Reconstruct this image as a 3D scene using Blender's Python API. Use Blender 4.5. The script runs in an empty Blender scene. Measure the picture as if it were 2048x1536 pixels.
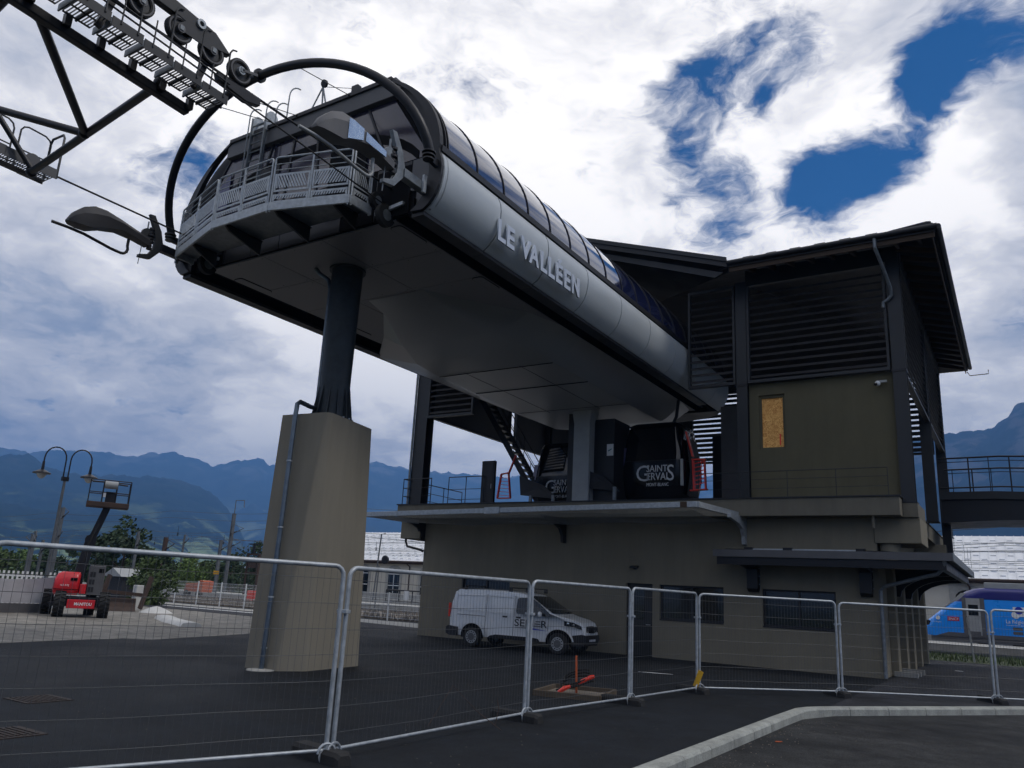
import bpy, bmesh, math, random
from mathutils import Vector, Matrix, noise
random.seed(7)
R = math.radians
S = bpy.context.scene
C = S.collection

# ---------------------------------------------------------------- camera
cam_data = bpy.data.cameras.new('camera')
cam = bpy.data.objects.new('camera', cam_data); C.objects.link(cam)
yaw, pit, rol = R(-33.14), R(14.23), R(3.1)
fwd = Vector((math.sin(yaw)*math.cos(pit), math.cos(yaw)*math.cos(pit), math.sin(pit)))
rgt = Vector((math.cos(yaw), -math.sin(yaw), 0)); upv = rgt.cross(fwd)
r2 = rgt*math.cos(rol) + upv*math.sin(rol); u2 = upv*math.cos(rol) - rgt*math.sin(rol)
cam.matrix_world = Matrix(((r2.x, u2.x, -fwd.x, 0), (r2.y, u2.y, -fwd.y, 0), (r2.z, u2.z, -fwd.z, 1.84), (0, 0, 0, 1)))
cam_data.sensor_width = 36.0
cam_data.lens = 1570/2048*36
cam_data.shift_x = 3.5/2048
cam_data.shift_y = 20.3/2048
cam_data.clip_start = 0.1
cam_data.clip_end = 40000
S.camera = cam

# ---------------------------------------------------------------- sky, sun, exposure
S.view_settings.view_transform = 'Standard'
S.view_settings.look = 'None'
S.view_settings.gamma = 1.0
S.view_settings.use_curve_mapping = False
S.view_settings.exposure = 0.0
SUN_EL, SUN_AZ = R(52), R(75)          # azimuth clockwise from +Y
W = bpy.data.worlds.new('World'); S.world = W; W.use_nodes = True
nt = W.node_tree; N = nt.nodes; L = nt.links; N.clear()

def nn(t, **k):
    n = N.new(t)
    for a, b in k.items(): setattr(n, a, b)
    return n
def put(sock, v):
    if hasattr(v, 'links'): L.new(v, sock)
    else: sock.default_value = v
def mth(op, a, b=0.0, c=0.0, clamp=False):
    n = nn('ShaderNodeMath', operation=op, use_clamp=clamp)
    put(n.inputs[0], a); put(n.inputs[1], b); put(n.inputs[2], c)
    return n.outputs[0]
def sstep(v, lo, hi, a=0.0, b=1.0):
    n = nn('ShaderNodeMapRange', interpolation_type='SMOOTHSTEP')
    put(n.inputs[0], v); put(n.inputs[1], lo); put(n.inputs[2], hi); put(n.inputs[3], a); put(n.inputs[4], b)
    return n.outputs[0]
def mixc(f, a, b):
    n = nn('ShaderNodeMix', data_type='RGBA'); put(n.inputs[0], f)
    put(n.inputs[6], a); put(n.inputs[7], b)
    return n.outputs[2]
def tex(vec, scale, detail=6, rough=.55, dist=0.0):
    n = nn('ShaderNodeTexNoise'); n.noise_dimensions = '3D'
    L.new(vec, n.inputs['Vector']); n.inputs['Scale'].default_value = scale
    n.inputs['Detail'].default_value = detail; n.inputs['Roughness'].default_value = rough
    n.inputs['Distortion'].default_value = dist
    return n
def vadd(a, b, op='ADD'):
    n = nn('ShaderNodeVectorMath', operation=op); put(n.inputs[0], a); put(n.inputs[1], b)
    return n.outputs[0]
tc = nn('ShaderNodeTexCoord'); D = tc.outputs['Generated']
sep = nn('ShaderNodeSeparateXYZ'); L.new(D, sep.inputs[0])
hz = mth('ADD', mth('MAXIMUM', sep.outputs[2], 0.0), 0.30)
cmb = nn('ShaderNodeCombineXYZ')
L.new(mth('DIVIDE', sep.outputs[0], hz), cmb.inputs[0]); L.new(mth('DIVIDE', sep.outputs[1], hz), cmb.inputs[1])
L.new(mth('MULTIPLY', sep.outputs[2], 1.2), cmb.inputs[2])
P0 = cmb.outputs[0]
wn = tex(P0, 2.2, 5, .6)
wv = vadd(wn.outputs['Color'], (.5, .5, .5), 'SUBTRACT')
sc = nn('ShaderNodeVectorMath', operation='SCALE'); L.new(wv, sc.inputs[0]); sc.inputs['Scale'].default_value = .38
P1 = vadd(P0, sc.outputs[0])
wd = nn('ShaderNodeVectorMath', operation='SCALE'); L.new(wv, wd.inputs[0]); wd.inputs['Scale'].default_value = .16
DW = vadd(D, wd.outputs[0])                 # warped direction: blob edges follow the cloud shapes
def blob(d, inner, outer):                  # 1 inside, 0 outside, angles in degrees
    v = Vector(d).normalized()
    n = nn('ShaderNodeVectorMath', operation='DOT_PRODUCT')
    nz = nn('ShaderNodeVectorMath', operation='NORMALIZE'); L.new(DW, nz.inputs[0])
    L.new(nz.outputs[0], n.inputs[0]); n.inputs[1].default_value = v
    return sstep(n.outputs['Value'], math.cos(R(outer)), math.cos(R(inner)))
def acc(items):
    s = None
    for d, i, o, w in items:
        t = mth('MULTIPLY', blob(d, i, o), w)
        s = t if s is None else mth('ADD', s, t)
    return s
n1 = tex(P1, 5.6, 11, .63)
n2 = tex(vadd(P1, (3.1, 1.7, .4)), 2.4, 8, .54)
n3 = tex(vadd(P1, (-1.2, 4.4, 2.0)), 7.0, 9, .60)
HOLES = [((-.177, .783, .597), 0, 4.2, .36), ((-.05, .857, .513), 0, 3.8, .24), ((-.143, .859, .491), .0, 3.9, .38),
         ((.011, .829, .559), 0, 4.6, .26), ((-.276, .836, .475), 0, 4.6, .46), ((-.769, .451, .453), 0, 4.6, .38),
         ((-.283, .772, .569), 0, 4.0, .34), ((-.015, .842, .54), 0, 3.4, .20), ((-.215, .80, .56), 0, 2.6, .14),
         ((-.09, .865, .49), 0, 3.6, .30), ((-.235, .74, .63), 0, 4.5, .26), ((-.60, .53, .60), 0, 4, .12), ((-.17, .87, .46), 0, 3, .24),
         ((.55, .60, .58), 0, 17, .34), ((-.2, -.7, .68), 0, 20, .36), ((.8, -.3, .52), 0, 18, .34), ((-.95, -.25, .36), 0, 16, .34)]
FILL = [((.03, .90, .42), 1, 8, .40), ((-.84, .46, .28), 10, 30, .24), ((-.11, .825, .555), .0, 5.0, .30), ((-.16, .83, .535), 0, 3, .2),
        ((-.45, .72, .52), 3, 20, .12), ((-.5, .85, .1), 10, 30, .24), ((.05, .97, .15), 8, 20, .24)]
cov = mth('ADD', mth('SUBTRACT', mth('MULTIPLY', mth('SUBTRACT', n1.outputs[0], .5), 1.9), acc(HOLES)), mth('ADD', acc(FILL), .50))
cov = mth('ADD', cov, mth('MULTIPLY', mth('SUBTRACT', n3.outputs[0], .5), .9))
mask = sstep(cov, .02, .60)
BRIGHT = [((-.344, .817, .463), 3, 24, .26), ((-.60, .68, .42), 4, 18, .14), ((-.054, .895, .443), 1, 10, .46), ((-.679, .558, .478), 3, 16, .16),
          ((-.80, .579, .158), 1, 9, .22), ((-.70, .64, .27), 1, 7, .22), ((-.62, .70, .22), 3, 16, .30), ((.02, .96, .25), 2, 12, .16), ((-.84, .52, .18), 1, 12, .14), ((-.5, .6, .6), 8, 22, .08)]
DARK = [((-.874, .402, .273), 3, 12, .16), ((.03, .946, .324), 2, 7, .14), ((-.895, .422, .145), 3, 14, .06),
        ((-.735, .605, .308), 1, 8, .18), ((-.336, .72, .607), 1, 9, .10), ((.08, .87, .47), 1, 6, .36), ((-.83, .53, .2), 1, 6, .14), ((-.60, .53, .61), 2, 10, .10)]
sh = mth('ADD', mth('MULTIPLY', mth('SUBTRACT', n2.outputs[0], .5), 1.7), mth('MULTIPLY', mth('SUBTRACT', n3.outputs[0], .5), 1.25))
sh = mth('ADD', mth('ADD', sh, .47), mth('SUBTRACT', acc(BRIGHT), acc(DARK)))
edge = mth('MULTIPLY', mth('SUBTRACT', 1.0, sstep(cov, .40, .75)), .12)
sh = mth('ADD', sh, edge)
ccol = mixc(sstep(sh, .08, .50), (.28, .315, .385, 1), (.56, .555, .57, 1))
ccol = mixc(sstep(sh, .40, 1.0), ccol, (1.0, .96, .91, 1))
sky = nn('ShaderNodeTexSky'); sky.sky_type = 'NISHITA'; sky.sun_disc = False
sky.sun_elevation = SUN_EL; sky.sun_rotation = SUN_AZ; sky.altitude = 2500; sky.air_density = 1.0; sky.dust_density = .2; sky.ozone_density = 6.0
bg1 = nn('ShaderNodeBackground'); hs = nn('ShaderNodeHueSaturation'); L.new(sky.outputs[0], hs.inputs['Color']); hs.inputs['Saturation'].default_value = 1.9; L.new(hs.outputs[0], bg1.inputs[0]); bg1.inputs[1].default_value = .09
bg2 = nn('ShaderNodeBackground'); L.new(ccol, bg2.inputs[0]); bg2.inputs[1].default_value = 1.62
mx = nn('ShaderNodeMixShader'); L.new(mask, mx.inputs[0]); L.new(bg1.outputs[0], mx.inputs[1]); L.new(bg2.outputs[0], mx.inputs[2])
wo = nn('ShaderNodeOutputWorld'); L.new(mx.outputs[0], wo.inputs[0])

sun_d = bpy.data.lights.new('sun', 'SUN'); sun_d.energy = 1.2; sun_d.angle = R(14); sun_d.color = (1, .95, .88)
sun = bpy.data.objects.new('sun', sun_d); C.objects.link(sun)
sdir = Vector((math.sin(SUN_AZ)*math.cos(SUN_EL), math.cos(SUN_AZ)*math.cos(SUN_EL), math.sin(SUN_EL)))
sun.rotation_euler = sdir.to_track_quat('Z', 'Y').to_euler()
sun.location = sdir*60

# ---------------------------------------------------------------- materials
def M(name, col, rough=.6, metal=0.0, var=.14, scale=2.5, bump=0.0, bscale=40, spec=.5, streak=0.0, col2=None, detail=6, coat=0.0, speck=0.0, stain=0.0):
    m = bpy.data.materials.new(name); m.use_nodes = True
    t = m.node_tree; n = t.nodes; l = t.links; b = n['Principled BSDF']
    tcn = n.new('ShaderNodeTexCoord'); no = n.new('ShaderNodeTexNoise')
    mp = n.new('ShaderNodeMapping'); l.new(tcn.outputs['Object'], mp.inputs[0])
    if streak: mp.inputs['Scale'].default_value = (1, 1, streak)
    l.new(mp.outputs[0], no.inputs['Vector']); no.inputs['Scale'].default_value = scale
    no.inputs['Detail'].default_value = detail; no.inputs['Roughness'].default_value = .62
    rp = n.new('ShaderNodeValToRGB'); l.new(no.outputs[0], rp.inputs[0])
    c2 = col2 or tuple(min(1, c*(1+var)) for c in col); c1 = tuple(c*(1-var) for c in col)
    rp.color_ramp.elements[0].position = .32; rp.color_ramp.elements[1].position = .68
    rp.color_ramp.elements[0].color = (*c1, 1); rp.color_ramp.elements[1].color = (*c2, 1)
    last = rp.outputs[0]
    def mult(fac_sock, lo, hi, a0, a1):
        nonlocal last
        q = n.new('ShaderNodeMapRange'); l.new(fac_sock, q.inputs[0])
        for i_, v_ in ((1, lo), (2, hi), (3, a0), (4, a1)): q.inputs[i_].default_value = v_
        w = n.new('ShaderNodeVectorMath'); w.operation = 'SCALE'; l.new(last, w.inputs[0]); l.new(q.outputs[0], w.inputs['Scale']); last = w.outputs[0]
    if speck:
        k = n.new('ShaderNodeTexVoronoi'); l.new(tcn.outputs['Object'], k.inputs['Vector']); k.inputs['Scale'].default_value = 85
        sp_ = n.new('ShaderNodeSeparateColor'); l.new(k.outputs['Color'], sp_.inputs[0]); mult(sp_.outputs[0], 0, 1, 1-speck, 1+speck)
    if stain:
        mp2 = n.new('ShaderNodeMapping'); l.new(tcn.outputs['Object'], mp2.inputs[0]); mp2.inputs['Scale'].default_value = (1.6, 1.6, .22) if streak or stain < .5 else (1, 1, 1)
        k = n.new('ShaderNodeTexNoise'); l.new(mp2.outputs[0], k.inputs['Vector']); k.inputs['Scale'].default_value = 1.7; k.inputs['Detail'].default_value = 7; k.inputs['Roughness'].default_value = .68
        mult(k.outputs[0], .34, .62, 1-stain, 1.04)
    l.new(last, b.inputs['Base Color'])
    mr = n.new('ShaderNodeMapRange'); l.new(no.outputs[0], mr.inputs[0])
    mr.inputs[1].default_value = .3; mr.inputs[2].default_value = .7
    mr.inputs[3].default_value = max(0, rough*.85); mr.inputs[4].default_value = min(1, rough*1.15)
    l.new(mr.outputs[0], b.inputs['Roughness'])
    b.inputs['Metallic'].default_value = metal
    b.inputs['Specular IOR Level'].default_value = spec
    if coat: b.inputs['Coat Weight'].default_value = coat; b.inputs['Coat Roughness'].default_value = .06
    if bump:
        n2_ = n.new('ShaderNodeTexNoise'); l.new(tcn.outputs['Object'], n2_.inputs['Vector'])
        n2_.inputs['Scale'].default_value = bscale; n2_.inputs['Detail'].default_value = 4
        bp = n.new('ShaderNodeBump'); bp.inputs['Strength'].default_value = bump; bp.inputs['Distance'].default_value = .02
        l.new(n2_.outputs[0], bp.inputs['Height']); l.new(bp.outputs[0], b.inputs['Normal'])
    return m
DARK_STEEL = M('dark_painted_steel', (.017, .019, .022), .5, .0, .2, 1.5)
BLACK_STEEL = M('black_steel', (.010, .010, .013), .42, .2, .2, 2)
GALV = M('galvanised_steel', (.40, .43, .45), .45, .35, .22, 9, bump=.05)
GALV_OLD = M('weathered_galvanised_steel', (.20, .22, .235), .5, .4, .25, 7, bump=.08)
COLUMN = M('column_steel', (.028, .036, .042), .55, .35, .35, 3, bump=.12, bscale=14)
RENDER = M('taupe_render', (.232, .208, .156), .92, 0, .05, .9, bump=.3, bscale=130, spec=.2, stain=.06)
RENDER_UP = M('olive_render', (.118, .108, .070), .92, 0, .06, 1.2, bump=.25, bscale=130, spec=.2, stain=.07)
SLAB_M = M('slab_render', (.165, .152, .120), .9, 0, .08, 1.2, bump=.25, bscale=120, spec=.2, stain=.10)
PIER = M('pier_render', (.238, .216, .170), .92, 0, .07, .7, bump=.25, bscale=130, spec=.2, streak=.35, stain=.07)
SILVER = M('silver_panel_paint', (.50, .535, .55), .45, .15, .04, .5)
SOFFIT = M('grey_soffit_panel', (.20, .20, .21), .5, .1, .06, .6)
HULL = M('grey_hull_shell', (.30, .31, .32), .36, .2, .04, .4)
LETTER = M('brushed_letter', (.55, .60, .68), .45, .2, .05, 3)
CHAR = M('charcoal_cladding', (.021, .021, .024), .5, .2, .12, 1)
TINT = M('tinted_roof_pane', (.012, .017, .06), .07, 0, .1, 1, spec=.9, coat=1)
GLASS_D = M('dark_window_glass', (.010, .014, .018), .08, 0, .1, 1, spec=.6)
GLASS_P = M('smoked_glass', (.035, .032, .055), .12, 0, .3, .8, spec=.7)
VOID = M('recess_shade_black', (.006, .006, .007), .8, 0, .1, 1, spec=.1)  # near-black colour standing in for shade inside gaps, recesses and openings
RUBBER = M('black_rubber', (.012, .012, .012), .8, 0, .3, 6, bump=.2)
BLACK_GLOSS = M('black_gloss_paint', (.006, .006, .009), .2, 0, .1, 1, spec=.35)
RED = M('red_paint', (.85, .045, .02), .38, 0, .1, 2, coat=.3)
RED_LIFT = M('lift_red_paint', (.58, .012, .02), .42, 0, .16, 2, coat=.2)
WHITE = M('white_paint', (.82, .83, .83), .35, 0, .05, 1.2, coat=.5)
WHITE_DULL = M('white_powder_coat', (.72, .73, .72), .6, 0, .08, 3)
LOGO = M('grey_white_vinyl', (.62, .63, .66), .5, 0, .03, 2)
ASPHALT = M('new_asphalt', (.0092, .0122, .0165), .80, 0, .34, .40, bump=.7, bscale=90, spec=.28, detail=10, speck=.45, stain=.5)
ASPHALT_OLD = M('older_asphalt', (.034, .036, .042), .85, 0, .35, .7, bump=.5, bscale=60, spec=.25, detail=9, speck=.5, stain=.5)
ROAD = M('worn_road', (.030, .032, .034), .85, 0, .5, .45, bump=.6, bscale=55, spec=.25, detail=10, col2=(.058, .059, .058), speck=.5, stain=.55)
ROAD_L = M('pale_road_patch', (.085, .085, .08), .9, 0, .3, .9, bump=.5, bscale=60, speck=.4, stain=.5)
LOT = M('pale_gravel_lot', (.25, .235, .205), .95, 0, .25, .35, bump=.5, bscale=25, detail=9, speck=.3, stain=.5)
KERB = M('concrete_kerb', (.36, .37, .335), .85, 0, .16, 3, bump=.4, bscale=60, speck=.18, stain=.3)
CONC = M('bare_concrete', (.33, .325, .30), .9, 0, .18, 2, bump=.3, bscale=30)
PALE_CONC = M('pale_concrete', (.55, .55, .53), .9, 0, .12, 2, bump=.2)
EARTH = M('dry_ballast', (.17, .145, .115), .95, 0, .35, 1.2, bump=.8, bscale=12)
GRASSM = M('rough_grass', (.045, .062, .022), .95, 0, .4, 1.5, bump=.8, bscale=20)
TIMBER = M('dark_timber', (.055, .032, .016), .7, 0, .3, 4, streak=8)
OSB_BASE = None
LEAF = M('leaf_green', (.055, .10, .028), .7, 0, .5, .9, col2=(.11, .16, .045))
LEAF_D = M('dark_leaf_green', (.030, .055, .020), .75, 0, .45, .9)
LEAF_Y = M('yellow_green_leaf', (.10, .16, .035), .7, 0, .4, .9)
BARK = M('bark', (.07, .05, .035), .9, 0, .3, 6)
CATENARY = M('catenary_steel', (.12, .13, .14), .6, .4, .2, 3)
RUSTY = M('rusty_brown', (.055, .034, .026), .8, 0, .3, 4)
YELLOW = M('yellow_sign', (.75, .42, .02), .5, 0, .05, 2)
ORANGE = M('orange_plastic', (.50, .10, .025), .5, 0, .1, 3)
ROOF_WHITE = M('pale_metal_roof', (.80, .81, .82), .45, .0, .08, 1.5)
STATION_WALL = M('cream_render', (.52, .49, .42), .9, 0, .08, .8)
TRAIN_B = M('train_light_blue', (.01, .29, .92), .3, 0, .05, 1, coat=.5)
TRAIN_D = M('train_dark_blue', (.012, .012, .15), .3, 0, .05, 1, coat=.5)
GREY_D = M('mid_grey_paint', (.10, .10, .105), .55, .1, .12, 2)
GREY_L = M('light_grey_paint', (.32, .33, .33), .5, .1, .1, 2)
FABRIC = M('grey_white_tarp', (.42, .42, .44), .85, 0, .12, 2, bump=.2, bscale=5)
WIRE = M('wire_steel', (.11, .115, .12), .5, .6, .15, 5)
BLUE_INK = M('blue_ink', (.01, .03, .40), .5, 0, .02, 2)
BLACK_INK = M('black_ink', (.006, .006, .010), .5, 0, .02, 2)
LAMP_GLASS = M('lamp_glass', (.46, .47, .46), .25, 0, .05, 2)
MIRROR_PLATE = M('bright_galvanised_plate', (.55, .62, .68), .25, .9, .08, 4)
def osb():
    m = bpy.data.materials.new('strand_board'); m.use_nodes = True
    t = m.node_tree; n = t.nodes; l = t.links; b = n['Principled BSDF']
    tcn = n.new('ShaderNodeTexCoord'); vo = n.new('ShaderNodeTexVoronoi'); mp = n.new('ShaderNodeMapping')
    no = n.new('ShaderNodeTexNoise'); no.inputs['Scale'].default_value = 4; l.new(tcn.outputs['Object'], no.inputs['Vector'])
    ad = n.new('ShaderNodeVectorMath'); ad.operation = 'ADD'; l.new(tcn.outputs['Object'], ad.inputs[0]); l.new(no.outputs['Color'], ad.inputs[1])
    l.new(ad.outputs[0], mp.inputs[0]); mp.inputs['Scale'].default_value = (14, 1, 7); l.new(mp.outputs[0], vo.inputs['Vector'])
    vo.inputs['Scale'].default_value = 2.2
    rp = n.new('ShaderNodeValToRGB'); sp = n.new('ShaderNodeSeparateColor'); l.new(vo.outputs['Color'], sp.inputs[0]); l.new(sp.outputs[0], rp.inputs[0])
    rp.color_ramp.elements[0].color = (.62, .23, .05, 1); rp.color_ramp.elements[1].color = (1.0, .60, .19, 1)  # strand colours brightened so the board's lit glow sits in the colour
    l.new(rp.outputs[0], b.inputs['Base Color']); b.inputs['Roughness'].default_value = .8
    return m
OSB = osb()

# ---------------------------------------------------------------- mesh builder
ORG = {}
def V(*a): return Vector(a)
class MB:
    def __init__(s): s.v = []; s.f = []
    def add(s, vs, fs):
        o = len(s.v); s.v += [Vector(p) for p in vs]; s.f += [[i+o for i in f] for f in fs]; return s
    def box(s, x0, x1, y0, y1, z0, z1):
        return s.add([(x0,y0,z0),(x1,y0,z0),(x1,y1,z0),(x0,y1,z0),(x0,y0,z1),(x1,y0,z1),(x1,y1,z1),(x0,y1,z1)],
                     [(0,3,2,1),(4,5,6,7),(0,1,5,4),(1,2,6,5),(2,3,7,6),(3,0,4,7)])
    def bar(s, p, q, w, h, up=(0,0,1)):
        p = Vector(p); q = Vector(q); d = (q-p).normalized(); u = Vector(up)
        if abs(d.dot(u)) > .98: u = Vector((0,1,0))
        a = d.cross(u).normalized(); b = a.cross(d).normalized()
        a = a*w/2; b = b*h/2
        vs = [p-a-b, p+a-b, p+a+b, p-a+b, q-a-b, q+a-b, q+a+b, q-a+b]
        return s.add(vs, [(0,3,2,1),(4,5,6,7),(0,1,5,4),(1,2,6,5),(2,3,7,6),(3,0,4,7)])
    def tube(s, pts, r, n=8, closed=False):
        pts = [Vector(p) for p in pts]; m = len(pts); rings = []
        rr = r if isinstance(r, (list, tuple)) else [r]*m
        prev = None
        for i, p in enumerate(pts):
            a = pts[i-1] if (i > 0 or closed) else p
            b = pts[(i+1) % m] if (i < m-1 or closed) else p
            d = (b-a).normalized()
            if prev is None:
                u = Vector((0,0,1)) if abs(d.z) < .9 else Vector((1,0,0))
                x = d.cross(u).normalized()
            else:
                x = (prev - d*prev.dot(d)).normalized()
            prev = x; y = d.cross(x)
            rings.append([p + (x*math.cos(t)+y*math.sin(t))*rr[i] for t in [2*math.pi*k/n for k in range(n)]])
        o = len(s.v)
        for g in rings: s.v += g
        for i in range(m if closed else m-1):
            j = (i+1) % m
            for k in range(n):
                k2 = (k+1) % n
                s.f.append([o+i*n+k, o+i*n+k2, o+j*n+k2, o+j*n+k])
        if not closed:
            s.f.append([o+k for k in range(n)][::-1]); s.f.append([o+(m-1)*n+k for k in range(n)])
        return s
    def cyl(s, p, q, r, n=16, r1=None):
        return s.tube([p, q], [r, r if r1 is None else r1], n)
    def prism(s, poly, vec):
        poly = [Vector(p) for p in poly]; vec = Vector(vec); n = len(poly)
        return s.add(poly+[p+vec for p in poly], [list(range(n))[::-1], list(range(n, 2*n))]+[(i, (i+1) % n, n+(i+1) % n, n+i) for i in range(n)])
    def loft(s, rings, caps=True, closed=True):
        n = len(rings[0]); o = len(s.v)
        for g in rings: s.v += [Vector(p) for p in g]
        for i in range(len(rings)-1):
            for k in range(n if closed else n-1):
                k2 = (k+1) % n
                s.f.append([o+i*n+k, o+i*n+k2, o+(i+1)*n+k2, o+(i+1)*n+k])
        if caps and closed:
            s.f.append([o+k for k in range(n)][::-1]); s.f.append([o+(len(rings)-1)*n+k for k in range(n)])
        return s
    def lathe(s, c, prof, n=20):
        c = Vector(c)
        return s.loft([[c+Vector((r*math.cos(2*math.pi*k/n), r*math.sin(2*math.pi*k/n), z)) for k in range(n)] for r, z in prof])
    def disc(s, c, axis, r, w, n=20, ri=0):
        c = Vector(c); a = Vector(axis).normalized()
        if ri:
            u = a.orthogonal().normalized(); v = a.cross(u)
            def ring(rad, off): return [c+a*off+(u*math.cos(2*math.pi*k/n)+v*math.sin(2*math.pi*k/n))*rad for k in range(n)]
            g = [ring(ri, -w/2), ring(r, -w/2), ring(r, w/2), ring(ri, w/2), ring(ri, -w/2)]
            return s.loft(g, caps=False)
        return s.cyl(c-a*w/2, c+a*w/2, r, n)
    def sphere(s, c, r, n=12, m=8, sz=(1,1,1)):
        return s.loft([[Vector(c)+Vector((r*sz[0]*math.sin(t)*math.cos(2*math.pi*k/n), r*sz[1]*math.sin(t)*math.sin(2*math.pi*k/n), r*sz[2]*math.cos(t))) for k in range(n)]
                       for t in [math.pi*(.02+.96*i/m) for i in range(m+1)]])
    def wall(s, x0, x1, z0, z1, y0, y1, holes):     # wall in the XZ plane with rectangular holes
        xs = sorted({x0, x1, *[h[0] for h in holes], *[h[1] for h in holes]})
        zs = sorted({z0, z1, *[h[2] for h in holes], *[h[3] for h in holes]})
        def solid(i, j):
            if i < 0 or j < 0 or i >= len(xs)-1 or j >= len(zs)-1: return False
            cx = (xs[i]+xs[i+1])/2; cz = (zs[j]+zs[j+1])/2
            return not any(h[0] < cx < h[1] and h[2] < cz < h[3] for h in holes)
        for i in range(len(xs)-1):
            for j in range(len(zs)-1):
                if not solid(i, j): continue
                a, b, c, d = xs[i], xs[i+1], zs[j], zs[j+1]
                s.add([(a,y0,c),(b,y0,c),(b,y0,d),(a,y0,d)], [(0,1,2,3)])
                s.add([(a,y1,c),(b,y1,c),(b,y1,d),(a,y1,d)], [(3,2,1,0)])
                if not solid(i-1, j): s.add([(a,y0,c),(a,y1,c),(a,y1,d),(a,y0,d)], [(3,2,1,0)])
                if not solid(i+1, j): s.add([(b,y0,c),(b,y1,c),(b,y1,d),(b,y0,d)], [(0,1,2,3)])
                if not solid(i, j-1): s.add([(a,y0,c),(b,y0,c),(b,y1,c),(a,y1,c)], [(3,2,1,0)])
                if not solid(i, j+1): s.add([(a,y0,d),(b,y0,d),(b,y1,d),(a,y1,d)], [(0,1,2,3)])
        return s
    def build(s, name, mat, parent=None, smooth=True, bevel=0.0, loc=None, label=None, kind=None, recalc=True, weld=True, ang=38):
        me = bpy.data.meshes.new(name)
        if parent is not None: org = ORG[parent.name]
        elif loc is not None: org = Vector(loc)
        else:
            xs = [p.x for p in s.v]; ys = [p.y for p in s.v]; zs = [p.z for p in s.v]
            org = Vector(((min(xs)+max(xs))/2, (min(ys)+max(ys))/2, min(zs)))
        me.from_pydata([tuple(p-org) for p in s.v], [], s.f)
        if recalc or weld:
            b = bmesh.new(); b.from_mesh(me)
            if weld: bmesh.ops.remove_doubles(b, verts=b.verts, dist=1e-4)
            if recalc: bmesh.ops.recalc_face_normals(b, faces=b.faces)
            b.to_mesh(me); b.free()
        if smooth:
            me.shade_smooth(); me.set_sharp_from_angle(angle=R(ang))
        if mat is not None: me.materials.append(mat)
        o = bpy.data.objects.new(name, me); C.objects.link(o)
        if parent is not None: o.parent = parent
        else: o.location = org
        ORG[o.name] = org
        if bevel:
            mo = o.modifiers.new('edge', 'BEVEL'); mo.width = bevel; mo.segments = 2; mo.limit_method = 'ANGLE'; mo.angle_limit = R(40)
        if label: o['label'] = label
        if kind: o['kind'] = kind
        return o
def tag(o, label, cat, group=None, kind=None):
    o['label'] = label; o['category'] = cat
    if group: o['group'] = group
    if kind: o['kind'] = kind
    return o
def thing(name, label, cat, loc=(0,0,0), group=None):
    o = bpy.data.objects.new(name, None); C.objects.link(o); o.location = loc; o.empty_display_size = .3
    ORG[o.name] = Vector(loc)
    return tag(o, label, cat, group)
def kids(o): return [c for c in CHILD.get(o.name, [])]
CHILD = {}
def index_children():
    CHILD.clear()
    for o in bpy.data.objects:
        if o.parent: CHILD.setdefault(o.parent.name, []).append(o)
def copy_tree(src, parent=None):
    c = src.copy(); C.objects.link(c); c.parent = parent
    ORG[c.name] = ORG[src.name]
    for ch in kids(src): copy_tree(ch, c)
    return c
def copy_part(src, off, parent=None):               # a repeated part sharing its mesh
    c = src.copy(); C.objects.link(c); c.parent = parent or src.parent
    c.location = Vector(src.location)+Vector(off); ORG[c.name] = ORG[src.name]+Vector(off)
    return c
def structure(mb, name, mat, **k):
    o = mb.build(name, mat, **k); o['kind'] = 'structure'; return o
_fonts = {}
def text_mesh(txt, size, depth, offset=0.0, spacing=1.0, shear=0.0, align='LEFT'):
    cu = bpy.data.curves.new('lettering', 'FONT'); cu.body = txt; cu.size = size; cu.extrude = depth; cu.offset = offset
    cu.space_character = spacing; cu.shear = shear; cu.align_x = align; cu.resolution_u = 3
    o = bpy.data.objects.new('lettering', cu); C.objects.link(o)
    dg = bpy.context.evaluated_depsgraph_get(); me = bpy.data.meshes.new_from_object(o.evaluated_get(dg))
    bpy.data.objects.remove(o); bpy.data.curves.remove(cu)
    return me
def put_text(txt, name, mat, parent, pos, size, face='-Y', depth=.004, offset=0.0, spacing=1.0, shear=0.0, align='LEFT', width=None, sx=1.0):
    me = text_mesh(txt, size, depth, offset, spacing, shear, align)
    ax = {'-Y': (V(1,0,0), V(0,0,1)), '+X': (V(0,1,0), V(0,0,1)), '+Y': (V(-1,0,0), V(0,0,1))}[face]
    nx = ax[0].cross(ax[1])
    if width:
        xs = [v.co.x for v in me.vertices]; sx = width/(max(xs)-min(xs))
    org = ORG[parent.name] if parent else Vector(pos)
    for v in me.vertices: v.co = Vector(pos)+ax[0]*v.co.x*sx+ax[1]*v.co.y+nx*v.co.z-org
    me.materials.clear(); me.materials.append(mat); me.name = name
    o = bpy.data.objects.new(name, me); C.objects.link(o); o.parent = parent
    ORG[o.name] = org
    return o
def arc(cx, cz, r, a0, a1, n, f):          # points of an arc through f(x, z)
    return [f(cx+r*math.cos(R(a0+(a1-a0)*i/n)), cz+r*math.sin(R(a0+(a1-a0)*i/n))) for i in range(n+1)]
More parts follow.
